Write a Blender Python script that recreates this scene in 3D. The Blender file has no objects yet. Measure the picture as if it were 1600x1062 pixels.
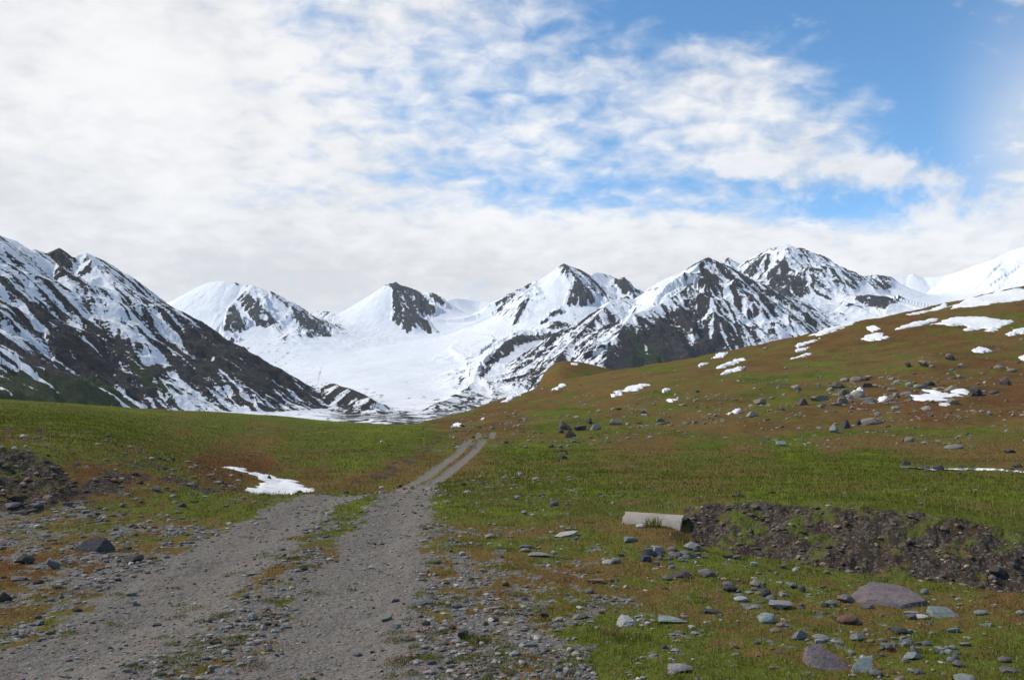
import bpy, bmesh, math, random
import numpy as np
import time as _t
_T0 = _t.time()
def lap(s): pass

random.seed(7)
RNG = np.random.default_rng(11)
scene = bpy.context.scene
COL = scene.collection
F, CX, HZ, EYE = 1386.0, 800.0, 617.0, 2.05      # photo focal length (px), centre column, horizon row, eye height

# ------------------------------------------------------------------ noise
_ga = np.random.default_rng(5).uniform(0, 2 * math.pi, 65536)
_GC, _GS = (np.cos(_ga) * 1.4).astype(np.float32), (np.sin(_ga) * 1.4).astype(np.float32)

def noise(x, y, seed=0):
    x = np.asarray(x, dtype=np.float64); y = np.asarray(y, dtype=np.float64)
    flx = np.floor(x); fly = np.floor(y)
    fx = (x - flx).astype(np.float32); fy = (y - fly).astype(np.float32)
    ix = flx.astype(np.int32) + (seed * 37) % 251; iy = fly.astype(np.int32) + (seed * 101) % 241
    a0 = (ix & 255) << 8; a1 = ((ix + 1) & 255) << 8; b0 = iy & 255; b1 = (iy + 1) & 255
    ux = fx * fx * fx * (fx * (fx * 6 - 15) + 10); uy = fy * fy * fy * (fy * (fy * 6 - 15) + 10)
    gx, gy = fx - 1, fy - 1
    k = a0 | b0; n00 = _GC[k] * fx + _GS[k] * fy
    k = a1 | b0; n10 = _GC[k] * gx + _GS[k] * fy
    k = a0 | b1; n01 = _GC[k] * fx + _GS[k] * gy
    k = a1 | b1; n11 = _GC[k] * gx + _GS[k] * gy
    n0 = n00 + (n10 - n00) * ux; n1 = n01 + (n11 - n01) * ux
    return n0 + (n1 - n0) * uy

def fbm(x, y, oct=4, seed=0, gain=0.5, lac=2.03):
    s = 0; a = 1.0; t = 0
    for i in range(oct):
        s = s + a * noise(x, y, seed + i * 17)
        t += a; a *= gain; x = x * lac + 13.7; y = y * lac - 7.3
    return s / t

def ridged(x, y, oct=3, seed=0):
    s = 0; a = 1.0; t = 0
    for i in range(oct):
        s = s + a * (1 - 2 * np.abs(noise(x, y, seed + i * 23)))
        t += a; a *= 0.5; x = x * 2.07 + 3.1; y = y * 2.07 + 9.2
    return s / t

def sstep(a, b, x):
    t = np.clip((x - a) / (b - a), 0, 1)
    return t * t * (3 - 2 * t)

def gauss1(a, sig, axis):
    r = int(3 * sig + 1)
    k = np.exp(-0.5 * (np.arange(-r, r + 1) / sig) ** 2); k /= k.sum()
    pad = [(0, 0)] * a.ndim; pad[axis] = (r, r)
    p = np.pad(a, pad, mode='edge')
    out = 0
    n = a.shape[axis]
    for i, w in enumerate(k):
        sl = [slice(None)] * a.ndim; sl[axis] = slice(i, i + n)
        out = out + w * p[tuple(sl)]
    return out

def poly_sd(px, py, poly):
    """signed distance to a polygon, positive inside"""
    P = np.array(poly, float); n = len(P)
    d2 = np.full(px.shape, 1e18); inside = np.zeros(px.shape, bool)
    for i in range(n):
        ax, ay = P[i]; bx, by = P[(i + 1) % n]
        ex, ey = bx - ax, by - ay
        L = ex * ex + ey * ey + 1e-12
        t = np.clip(((px - ax) * ex + (py - ay) * ey) / L, 0, 1)
        d2 = np.minimum(d2, (px - ax - t * ex) ** 2 + (py - ay - t * ey) ** 2)
        c = ((ay > py) != (by > py))
        with np.errstate(divide='ignore', invalid='ignore'):
            xi = (bx - ax) * (py - ay) / (by - ay + 1e-12) + ax
        inside ^= c & (px < xi)
    d = np.sqrt(d2)
    return np.where(inside, d, -d)

def masked(mask, fn, x, y, default):
    out = np.full(np.shape(x), float(default))
    if np.any(mask): out[mask] = fn(x[mask], y[mask])
    return out

def line_dist(x, y, pts):
    """distance to a polyline and arc position along it"""
    best = np.full(x.shape, 1e18); tt = np.zeros(x.shape); acc = 0
    for (ax, ay), (bx, by) in zip(pts[:-1], pts[1:]):
        ex, ey = bx - ax, by - ay; L = math.hypot(ex, ey) + 1e-9
        t = np.clip(((x - ax) * ex + (y - ay) * ey) / (L * L), 0, 1)
        d = np.hypot(x - ax - t * ex, y - ay - t * ey)
        m = d < best
        best = np.where(m, d, best); tt = np.where(m, acc + t * L, tt); acc += L
    return best, tt

# ------------------------------------------------------------------ node helpers
def new_mat(name):
    m = bpy.data.materials.new(name); m.use_nodes = True
    nt = m.node_tree; nt.nodes.clear()
    out = nt.nodes.new('ShaderNodeOutputMaterial'); b = nt.nodes.new('ShaderNodeBsdfPrincipled')
    nt.links.new(b.outputs[0], out.inputs[0])
    return m, nt, b

class NB:
    def __init__(s, nt): s.nt = nt
    def put(s, sock, v):
        if isinstance(v, bpy.types.NodeSocket): s.nt.links.new(v, sock)
        elif v is not None:
            if isinstance(v, (tuple, list)) and len(v) == 3 and sock.type == 'RGBA': v = (*v, 1)
            sock.default_value = v
    def m(s, op, a, b=None, c=None, clamp=False):
        n = s.nt.nodes.new('ShaderNodeMath'); n.operation = op; n.use_clamp = clamp
        for i, v in enumerate((a, b, c)):
            if v is not None: s.put(n.inputs[i], v)
        return n.outputs[0]
    def noise(s, vec, scale, detail=4, rough=0.55, dist=0.0, color=False):
        n = s.nt.nodes.new('ShaderNodeTexNoise')
        n.inputs['Scale'].default_value = scale; n.inputs['Detail'].default_value = detail
        n.inputs['Roughness'].default_value = rough; n.inputs['Distortion'].default_value = dist
        if vec is not None: s.nt.links.new(vec, n.inputs['Vector'])
        return n.outputs['Color' if color else 'Fac']
    def voro(s, vec, scale, out='Color', feature='F1'):
        n = s.nt.nodes.new('ShaderNodeTexVoronoi'); n.inputs['Scale'].default_value = scale; n.feature = feature
        if vec is not None: s.nt.links.new(vec, n.inputs['Vector'])
        return n.outputs[out]
    def ss(s, x, a, b):
        n = s.nt.nodes.new('ShaderNodeMapRange'); n.interpolation_type = 'SMOOTHSTEP'
        s.put(n.inputs['Value'], x); s.put(n.inputs['From Min'], a); s.put(n.inputs['From Max'], b)
        return n.outputs['Result']
    def mix(s, fac, a, b, blend='MIX'):
        n = s.nt.nodes.new('ShaderNodeMix'); n.data_type = 'RGBA'; n.blend_type = blend
        s.put(n.inputs[0], fac); s.put(n.inputs[6], a); s.put(n.inputs[7], b)
        return n.outputs[2]
    def attr(s, name, out='Fac'):
        n = s.nt.nodes.new('ShaderNodeAttribute'); n.attribute_name = name
        return n.outputs[out]
    def vmul(s, vec, v):
        n = s.nt.nodes.new('ShaderNodeVectorMath'); n.operation = 'MULTIPLY'
        s.put(n.inputs[0], vec); n.inputs[1].default_value = v
        return n.outputs[0]
    def pos(s):
        return s.nt.nodes.new('ShaderNodeNewGeometry').outputs['Position']
    def bump(s, h, strength, dist, normal=None):
        n = s.nt.nodes.new('ShaderNodeBump'); n.inputs['Strength'].default_value = strength
        n.inputs['Distance'].default_value = dist
        s.nt.links.new(h, n.inputs['Height'])
        if normal is not None: s.nt.links.new(normal, n.inputs['Normal'])
        return n.outputs[0]

# ------------------------------------------------------------------ mesh helpers
def make_mesh(name, V, Fc, attrs=None, mat=None, smooth=True):
    """V (n,3), Fc (m,3|4) -> mesh with float / vector / colour point attributes"""
    me = bpy.data.meshes.new(name)
    V = np.ascontiguousarray(V, dtype=np.float32); Fc = np.ascontiguousarray(Fc, dtype=np.int32)
    k = Fc.shape[1]
    me.vertices.add(len(V)); me.vertices.foreach_set('co', V.ravel())
    me.loops.add(Fc.size); me.loops.foreach_set('vertex_index', Fc.ravel())
    me.polygons.add(len(Fc))
    me.polygons.foreach_set('loop_start', np.arange(0, Fc.size, k, dtype=np.int32))
    me.polygons.foreach_set('use_smooth', np.full(len(Fc), smooth))
    me.update(calc_edges=True)
    for nm, a in (attrs or {}).items():
        a = np.ascontiguousarray(a, dtype=np.float32)
        if a.ndim == 1:
            at = me.attributes.new(nm, 'FLOAT', 'POINT'); at.data.foreach_set('value', a)
        elif a.shape[1] == 3:
            at = me.attributes.new(nm, 'FLOAT_VECTOR', 'POINT'); at.data.foreach_set('vector', a.ravel())
    if mat: me.materials.append(mat)
    return me

def obj(name, me, label=None, cat=None, group=None, kind=None, loc=(0, 0, 0)):
    o = bpy.data.objects.new(name, me); COL.objects.link(o); o.location = loc
    if label: o['label'] = label
    if cat: o['category'] = cat
    if group: o['group'] = group
    if kind: o['kind'] = kind
    return o

def grid_faces(nr, nc):
    i = np.arange(nr * nc).reshape(nr, nc)
    return np.stack([i[:-1, :-1], i[:-1, 1:], i[1:, 1:], i[1:, :-1]], -1).reshape(-1, 4)

def sub_mesh(name, V, Fc, sel, attrs, mat):
    f = Fc[sel]
    used = np.unique(f); remap = np.full(len(V), -1, np.int64); remap[used] = np.arange(len(used))
    return make_mesh(name, V[used], remap[f], {k: a[used] for k, a in attrs.items()}, mat)

def proj(x, y, z):
    return CX + F * x / y, HZ - F * (z - EYE) / y

# ================================================================== NEAR GROUND
# survey columns: bearing (photo column) -> list of (distance m, row) or (distance, None, z)
def Zp(d, py): return EYE - (py - HZ) / F * d
PROF = {
  -500: [(15, None, 0), (17.6, None, 1.3), (22, None, 1.5), (36, None, 1.4), (70, None, 1.6), (150, None, 2.6), (260, None, 0)],
  0:    [(15.4, None, 0), (17.6, 712), (18.4, 699), (21, 688), (35, 664), (70, 641), (150, 623), (260, None, -3)],
  90:   [(15.6, None, 0), (18.0, 725), (19.0, 707), (22, 690), (36, 665), (75, 643), (150, 629), (260, None, -3)],
  150:  [(16.2, None, 0), (18.2, 738), (20.4, 705), (24, 690), (38, 668), (80, 646), (150, 633), (260, None, -4)],
  250:  [(16.8, None, 0), (20, 741), (26, 715), (35, 697), (60, 672), (110, 649), (150, 639), (260, None, -5)],
  330:  [(17.0, None, 0), (19.5, 764), (24, 745), (31, 726), (42, 703), (75, 672), (120, 650), (150, 643), (260, None, -6)],
  390:  [(17.8, None, 0.02), (20, None, -.12), (23, None, -.72), (27, 767), (32, 736), (44, 715), (56, 698), (76, 677), (120, 656), (150, 646), (260, None, -7)],
  430:  [(18.0, None, 0.02), (20, None, -.3), (23, None, -.95), (28, 768), (36, 741), (44, 717), (56, 700), (76, 679), (120, 659), (150, 649), (260, None, -7)],
  520:  [(18.3, None, 0.02), (20, None, -.3), (24, None, -1.1), (30, 765), (37, 744), (46, 720), (70, 690), (110, 668), (150, 658), (260, None, -8)],
  570:  [(18.4, None, 0.02), (20, None, -.3), (25, None, -1.1), (31, 762), (34.5, 752), (36, 737), (46, 716), (70, 690), (105, 670), (150, 661), (260, None, -8)],
  620:  [(18.4, None, 0.02), (20, None, -.12), (25, None, -.7), (32, 757), (40, 739), (43, 719), (52, 704), (70, 689), (105, 672), (160, 663), (280, None, -9)],
  665:  [(18.2, None, 0.0), (20, None, -.1), (25, None, -.5), (33, 747), (46, 722), (58, 705), (62, 694), (76, 682), (105, 671), (200, 658), (320, None, -9)],
  700:  [(18, None, 0), (24, 761), (33, 744), (46, 720), (60, 701), (80, 686), (86, 677), (120, 670), (260, 651), (420, None, -11)],
  770:  [(17.5, None, 0), (22, 760), (30, 740), (44, 715), (62, 696), (82, 682), (118, 665), (220, 645), (330, 626), (480, None, -10)],
  860:  [(17.8, None, 0), (24, 755), (33, 735), (50, 710), (70, 690), (95, 671), (140, 651), (250, 625), (370, 598), (480, None, 3)],
  960:  [(15, None, 0), (18, 775), (23.5, 755), (32, 735), (48, 710), (65, 690), (82, 675), (115, 655), (180, 630), (280, 600), (370, 578), (520, None, 10)],
  1060: [(13, None, 0), (15.5, 793), (19, 770), (24, 755), (33, 735), (45, 715), (57, 700), (66, 692), (85, 676), (120, 650), (180, 620), (260, 590), (370, 562), (560, None, 12)],
  1085: [(12, None, 0), (13.4, None, -.42), (14.5, 788), (19, 770), (24, 755), (33, 735), (45, 715), (57, 700), (66, 692), (85, 676), (120, 650), (180, 620), (260, 589), (370, 557), (560, None, 14)],
  1200: [(11.2, None, 0), (12.6, None, -.5), (13.9, 788), (14.6, 784), (18.6, 769), (25, 750), (38, 725), (53, 706), (62, 696), (78, 681), (105, 660), (155, 630), (215, 600), (290, 570), (380, 535), (600, None, 20)],
  1330: [(10.3, None, 0), (11.7, None, -.5), (13.1, 797), (13.5, 784), (18, 770), (29, 740), (43, 716), (53, 704), (60, 697), (85, 676), (115, 655), (170, 620), (225, 590), (300, 550), (390, 503), (620, None, 26)],
  1460: [(9.8, None, 0), (11.2, None, -.5), (12.7, 806), (13.2, 797), (17, 785), (23.5, 760), (33, 738), (35, 738), (38, 727), (44, 715), (62, 690), (85, 671), (125, 640), (170, 610), (220, 580), (285, 540), (400, 477), (640, None, 36)],
  1600: [(9.2, None, 0), (10.7, None, -.5), (12.2, 826), (12.9, 816), (16, 800), (19.5, 776), (28, 748), (30, 746), (32, 738), (42, 715), (60, 690), (95, 660), (140, 630), (185, 600), (245, 560), (320, 510), (410, 442), (660, None, 46)],
  1750: [(8.6, None, 0), (10.3, None, -.5), (13.0, None, .05), (16, None, -.1), (28, None, -.5), (32, None, -.75), (60, None, -1), (140, None, 2), (245, None, 16), (420, None, 60), (680, None, 60)],
  2300: [(8.0, None, 0), (10, None, -.4), (13.0, None, .05), (16, None, -.1), (28, None, -.5), (32, None, -.75), (60, None, -.6), (140, None, 6), (245, None, 24), (420, None, 70), (680, None, 75)],
}
DMIN, DMAX = 1.2, 1500.0
NL, NU = 1300, 1120
LND = np.linspace(math.log(DMIN), math.log(DMAX), NL)
UMIN, UMAX = -2.3, 2.3
UG = np.linspace(UMIN, UMAX, NU)
_cols = sorted(PROF)
_tab = []
for c in _cols:
    ds, zs = [1.0], [0.0]
    for r in PROF[c]:
        ds.append(r[0]); zs.append(r[2] if len(r) == 3 else Zp(r[0], r[1]))
    ds += [1000, 1500]; zs += [-45 + 0.25 * max(0, zs[-1]), -75]
    _tab.append(np.interp(np.exp(LND), ds, zs))
_tab = np.array(_tab)
_uc = (np.array(_cols) - CX) / F
TAB = np.empty((NU, NL))
for j in range(NL):
    TAB[:, j] = np.interp(UG, _uc, _tab[:, j])
TAB = gauss1(TAB, 3.0, 0); TAB = gauss1(TAB, 2.2, 1)

def tab_z(u, d):
    a = np.clip((u - UMIN) / (UMAX - UMIN) * (NU - 1), 0, NU - 1.001)
    b = np.clip((np.log(np.maximum(d, DMIN)) - LND[0]) / (LND[-1] - LND[0]) * (NL - 1), 0, NL - 1.001)
    i = a.astype(int); j = b.astype(int); fa = a - i; fb = b - j
    return (TAB[i, j] * (1 - fa) * (1 - fb) + TAB[i + 1, j] * fa * (1 - fb) + TAB[i, j + 1] * (1 - fa) * fb + TAB[i + 1, j + 1] * fa * fb)

def flat_pt(px, py, z=0.0):
    d = (EYE - z) * F / (py - HZ); return ((px - CX) / F * d, d)
def at_d(px, d): return ((px - CX) / F * d, d)

TRACK_L = [at_d(-60, 4.0)] + [flat_pt(*p) for p in ((60, 1062), (165, 1000), (255, 940), (325, 890), (385, 850), (440, 815), (490, 787))] + [at_d(540, 18.6), at_d(600, 22.5), at_d(636, 28), at_d(662, 33.5), at_d(694, 44), at_d(718, 56), at_d(736, 70), at_d(748, 86)]
TRACK_R = [at_d(480, 4.0)] + [flat_pt(*p) for p in ((505, 1062), (535, 1000), (562, 930), (585, 880), (605, 840), (622, 800))] + [at_d(634, 18.0), at_d(652, 22.5), at_d(672, 28), at_d(696, 34), at_d(724, 45), at_d(744, 57), at_d(758, 70), at_d(770, 86)]

def smooth_line(pts, n=4):
    P = np.array(pts, float); out = []
    for i in range(len(P) - 1):
        p0, p1, p2, p3 = P[max(i - 1, 0)], P[i], P[i + 1], P[min(i + 2, len(P) - 1)]
        for t in np.linspace(0, 1, n, endpoint=False):
            out.append(0.5 * ((2 * p1) + (-p0 + p2) * t + (2 * p0 - 5 * p1 + 4 * p2 - p3) * t * t + (-p0 + 3 * p1 - 3 * p2 + p3) * t ** 3))
    out.append(P[-1]); return [tuple(p) for p in out]
TRACK_L = smooth_line(TRACK_L); TRACK_R = smooth_line(TRACK_R)

def tracks(x, y):
    mk = (y < 105) & (x > -9) & (x < 6)
    return (masked(mk, lambda a, b: line_dist(a, b, TRACK_L)[0], x, y, 50), masked(mk, lambda a, b: line_dist(a, b, TRACK_R)[0], x, y, 50))

def track_w(x, y):
    """0..1 strength of the two wheel tracks, ragged edges"""
    far = y > 100
    dl, dr = tracks(x, y)
    wob = (0.26 * fbm(x * 1.1, y * 1.1, 3, 41) + 0.16 * fbm(x * 5, y * 5, 2, 42)) * np.where(y < 20, 1.0, .6)
    hwl = .60 - .34 * sstep(17, 30, y); hwr = .54 - .28 * sstep(17, 30, y)
    wob = wob + .14 * fbm(x * 2.4, y * 1.6, 2, 43)
    a = sstep(0.22, -0.16, dl - hwl + wob); b = sstep(0.22, -0.16, dr - hwr + wob)
    w = np.maximum(a, b); w = np.where(far, 0, w)
    return w, np.minimum(dl, dr)

# ---------------- what grows where: sparse survey points (column, row): gravel, green, red-brown
CP = [
 (50,1040,.62,.6,0),(100,960,.6,.5,.1),(20,930,.45,.2,.3),(30,895,.35,.15,.4),(140,880,.6,.3,.3),(230,900,.75,.4,.1),(50,835,.5,.45,.1),(250,835,.45,.5,0),(170,815,.45,.5,.1),(190,795,.12,.5,0),(330,795,.08,.8,0),(420,796,.08,.75,0),(100,805,.5,.5,0),(20,805,.7,.4,0),(330,850,.6,.6,0),(280,880,.8,.5,0),
 (480,850,.66,.45,.1),(560,787,.08,.9,0),(540,810,.35,.7,0),(510,830,.5,.6,0),(420,920,.66,.5,.1),(330,990,.62,.7,0),(400,1030,.75,.6,0),(270,1040,.62,.7,0),(450,880,.6,.35,.2),
 (690,830,.5,.5,0),(690,880,.55,.4,.1),(670,930,.7,.5,0),(720,950,.66,.4,.1),(740,1000,.85,.5,0),(680,1030,.85,.5,0),(880,1040,.62,.7,0),(800,1010,.85,.5,0),(800,940,.5,.3,.2),(800,900,.35,.25,.2),(760,870,.34,.35,.15),(700,790,.05,.95,0),(850,800,.03,.85,0),(780,810,.08,.85,0),(780,835,.2,.6,0),(900,850,.2,.65,0),(850,870,.3,.5,.1),(1000,890,.16,.45,.15),(900,895,.4,.2,.2),(950,930,.42,.25,.2),(1100,950,.2,.5,.1),(1000,1000,.2,.75,0),(950,1000,.25,.7,.1),(1100,1040,.2,.6,.1),(1250,910,.06,.75,0),(1400,915,.04,.75,0),(1300,1000,.12,.65,.05),(1500,1000,.08,.75,0),(1570,930,.1,.25,.3),(1480,930,.05,.65,0),(1560,1040,.1,.6,.1),(1200,1050,.2,.6,.1),(1150,880,.1,.75,0),(1080,860,.06,.6,.05),(1180,1000,.15,.55,.1),(960,820,.04,.55,0),(1040,838,.04,.35,0),(920,790,.05,.75,0),(990,785,.2,.5,0),
 (1200,772,.02,1,0),(1400,772,.02,.95,0),(1550,800,.05,.8,0),(1200,740,.02,.6,0),(1000,770,.03,.85,0),(1000,742,.04,.55,.05),(900,715,.04,.65,0),(1100,710,.03,.75,0),(1250,707,.0,1,0),(1350,728,.0,.95,0),(1500,755,.02,.75,0),(1120,725,.05,.5,.1),(850,745,.04,.85,0),(800,722,.06,.85,0),(760,745,.2,.55,.1),(940,760,.03,.85,0),(980,728,.2,.45,.2),(1450,745,.02,.7,0),(1580,770,.02,.8,0),(1300,755,.02,.7,0),
 (700,658,.05,.3,.35),(780,650,.05,.25,.35),(850,625,.02,.25,.3),(950,600,.02,.18,.15),(1000,650,.08,.5,.1),(1050,610,.04,.35,.1),(1100,590,.03,.35,.2),(1200,600,.04,.55,.05),(1200,565,.03,.25,.3),(1300,580,.03,.6,0),(1300,545,.03,.15,.3),(1400,560,.03,.4,.1),(1400,520,.02,.15,.4),(1500,560,.04,.2,.4),(1500,600,.1,.2,.4),(1450,640,.12,.1,.5),(1550,500,.03,.35,.1),(1600,480,.03,.2,.3),(1250,650,.06,.2,.35),(1150,670,.03,.25,.1),(1400,670,.05,.25,.15),(1550,680,.03,.25,.05),(1450,700,.03,.4,0),(1580,620,.08,.12,.5),(1350,620,.15,.2,.4),(1300,690,.03,.3,.1),(1100,640,.1,.4,.1),(1560,715,.05,.25,.05),(900,680,.05,.45,.1),(1000,690,.03,.35,.1),(870,640,.05,.4,.1),
 (870,562,0,.35,.3),(900,575,0,.3,.4),(920,585,0,.4,.1),
 (50,640,.02,.8,0),(200,650,.02,.8,0),(350,660,.02,.78,0),(500,668,.02,.9,0),(600,680,.02,.95,0),(660,680,.02,.9,.05),(300,690,.03,.55,.05),(400,690,.02,.45,.1),(450,705,.02,.75,0),(550,722,.02,.95,0),(490,740,.03,.3,.3),(330,725,.1,.15,.6),(100,675,.04,.75,0),(250,715,.05,.6,.05),(150,690,.05,.7,0),(140,755,.1,.15,.4),(270,755,.05,.5,.2),(620,742,.22,.35,.1),(680,720,.25,.4,.1),(400,722,.05,.15,.5),(200,770,.1,.3,.4),(60,690,.08,.5,.2),(330,755,.12,.3,.4),(310,775,.06,.85,0),(480,725,.02,.7,.05),(560,755,.05,.2,.4),(720,770,.1,.7,0),(740,715,.2,.45,0),(710,700,.25,.45,0),(30,665,.05,.6,.1),
]
CP = np.array(CP, float)
_gx = np.linspace(-400, 2000, 241); _gy = np.linspace(400, 1100, 176)
_GX, _GY = np.meshgrid(_gx, _gy)
_num = np.zeros((3,) + _GX.shape); _den = np.zeros(_GX.shape)
for r in CP:
    w = 1.0 / (((_GX - r[0]) / 1.6) ** 2 + (_GY - r[1]) ** 2 + 60) ** 1.8
    _den += w
    for k in range(3): _num[k] += w * r[2 + k]
CPT = _num / _den

def cp_lookup(px, py):
    a = np.clip((px + 400) / 10, 0, 239.999); b = np.clip((py - 400) / 4, 0, 174.999)
    i = a.astype(int); j = b.astype(int); fa = a - i; fb = b - j
    return [CPT[k][j, i] * (1 - fa) * (1 - fb) + CPT[k][j, i + 1] * fa * (1 - fb) + CPT[k][j + 1, i] * (1 - fa) * fb + CPT[k][j + 1, i + 1] * fa * fb for k in range(3)]

BANK = [(1066, 792), (1140, 783), (1300, 790), (1390, 797), (1480, 806), (1600, 832), (1720, 850), (1720, 950), (1600, 928), (1450, 908), (1300, 890), (1180, 868), (1085, 852)]
MOUND = [(-200, 690), (0, 697), (50, 705), (95, 728), (118, 760), (110, 785), (60, 797), (0, 800), (-200, 810)]
ROADBANK = [(553, 752), (575, 737), (612, 723), (650, 702), (688, 679), (694, 684), (664, 712), (628, 738), (590, 757)]

_KX = np.arange(700, 1300, 2.0)
_KY = gauss1(np.interp(_KX, [770, 826, 842, 856, 874, 902, 945, 975, 1040, 1200], [900, 650, 592, 574, 564, 565, 575, 583, 602, 660]), 4.0, 0)
def knoll(x, y):
    u = x / y
    top = EYE + (HZ - np.interp(u * F + CX, _KX, _KY)) / F * 600
    return top - 0.0016 * (y - 600) ** 2 * np.where(y < 600, 0.55, 1.0)

def fields(x, y, z):
    px, py = proj(x, y, z)
    gr, gn, rd = cp_lookup(px, py)
    # patchiness in metres, larger further away where only larger patches read
    f1 = sstep(18, 60, y)
    def two(ax, ay, bx, by, oc, sd):
        near = masked(y < 60, lambda a, b: fbm(a * ax, b * ay, oc, sd), x, y, 0)
        far = masked(y > 18, lambda a, b: fbm(a * bx, b * by, oc, sd + 3), x, y, 0)
        return near * (1 - f1) + far * f1
    n1 = two(.9, .55, .12, .07, 3, 5); n2 = two(3.1, 2.0, .55, .30, 3, 6); n3 = masked(y < 40, lambda a, b: fbm(a * 11, b * 8, 2, 8), x, y, 0)
    tw, td = track_w(x, y)
    gravel = gr - .02 + 0.45 * n1 + 0.75 * n2 + 0.45 * n3
    gravel = sstep(0.38, 0.58, gravel)
    gravel = np.maximum(gravel * (gr > 0.005), tw)
    green = np.clip(gn + 0.85 * two(.5, .4, .07, .045, 4, 12) + 0.55 * n2 + .3 * n3, 0, 1)
    red = np.clip(rd + 0.40 * two(.7, .5, .09, .06, 4, 15), 0, 1)
    green = np.where(y < 15, np.minimum(green, .9), green)
    wob = 9 * fbm(x * 1.6, y * 1.6, 3, 21)
    dirt = sstep(-7, 7, masked((y > 8) & (y < 17) & (px > 950), lambda a, b: poly_sd(a, b, BANK), px, py, -99) + wob)
    dirt = np.maximum(dirt, sstep(-8, 8, masked((y > 14) & (y < 24) & (px < 300), lambda a, b: poly_sd(a, b, MOUND), px, py, -99) + wob))
    dirt = np.maximum(dirt, .95 * sstep(.0, .3, noise(x * 1.3, y * 1.0, 90) + .5 * noise(x * 3.4, y * 2.6, 91)) * sstep(-6, 6, masked((y > 14) & (y < 34) & (px < 420), lambda a, b: poly_sd(a, b, [(95, 735), (200, 712), (300, 735), (390, 758), (330, 780), (230, 778), (110, 790)]), px, py, -99) + wob))
    dirt = np.maximum(dirt, 0.9 * sstep(-.12, .22, noise(x * 1.1, y * .8, 88) + .5 * noise(x * 3, y * 2, 89)) * sstep(-2.5, 2.5, masked((y > 30) & (y < 95) & (px < 760) & (px > 500), lambda a, b: poly_sd(a, b, ROADBANK), px, py, -99) + 0.35 * wob))
    gravel = gravel * (1 - dirt)
    return gravel, green, red, dirt, tw, td, px, py

def ground_z(x, y, detail=True):
    x = np.asarray(x, float); y = np.asarray(y, float)
    u = x / y
    z = tab_z(u, y)
    z = np.where((y > 420) & (y < 800), np.maximum(z, knoll(x, np.maximum(y, 1))), z)
    if detail:
        px, py = proj(x, y, z)
        # rolling ground and hummocks
        k = np.clip((y - 6) / 20, 0.25, 1) * np.clip(y / 40, 1, 6)
        z = z + 0.07 * k * fbm(x / (3 * np.clip(y / 40, 1, 5)), y / (3 * np.clip(y / 40, 1, 5)), 3, 31)
        z = z + 0.030 * fbm(x * 1.3, y * 1.3, 3, 33) * np.clip(60 / y, 0, 1) + 0.010 * fbm(x * 6, y * 6, 2, 35) * (y < 30)
        lump = np.clip(sstep(-10, 12, masked((y > 8) & (y < 17) & (px > 950), lambda a, b: poly_sd(a, b, BANK), px, py, -99)) + sstep(-12, 12, masked((y > 14) & (y < 26) & (px < 300), lambda a, b: poly_sd(a, b, MOUND), px, py, -99)), 0, 1)
        z = z + lump * (0.12 * ridged(x * 1.2, y * 1.2, 3, 51) + 0.09 * fbm(x * 4.2, y * 4.2, 4, 52)) - lump * 0.03
        hl = sstep(45, 75, y) * (u > -.1) * (y < 420)
        if np.any(hl > 0): z = z + hl * masked((y > 45) & (y < 420), lambda a, b: 1.3 * fbm(a / 16, b / 12, 4, 36) + .16 * np.maximum(fbm(a / 1.9, b / 2.2, 3, 37), -.2), x, y, 0)
        tuss = (px < 420) * (y > 15) * (y < 45)
        z = z + tuss * 0.10 * np.maximum(fbm(x * 0.8, y * 0.7, 3, 55), -0.1)
        dl, dr = tracks(x, y); dm = np.minimum(dl, dr)
        z = z - 0.07 * np.exp(-(dm / 0.42) ** 2) * (y < 100) * (0.7 + 0.6 * noise(x * 0.8, y * 0.8, 77))
    return z

_HD = np.exp(np.linspace(math.log(3.2), math.log(900), 2600))
def hit(px, py):
    """point of the ground seen at bearing px, row py"""
    u = (px - CX) / F
    z = ground_z(u * _HD, _HD, False)
    rows = HZ - F * (z - EYE) / _HD
    k = np.argmax(rows <= py)
    if rows[k] > py: k = int(np.argmin(rows))
    d = _HD[k]
    if k > 0 and rows[k - 1] > rows[k]:
        t = np.clip((rows[k - 1] - py) / (rows[k - 1] - rows[k]), 0, 1); d = _HD[k - 1] + t * (_HD[k] - _HD[k - 1])
    x = u * d
    return x, d, float(ground_z(np.array([x]), np.array([d]))[0])

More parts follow.
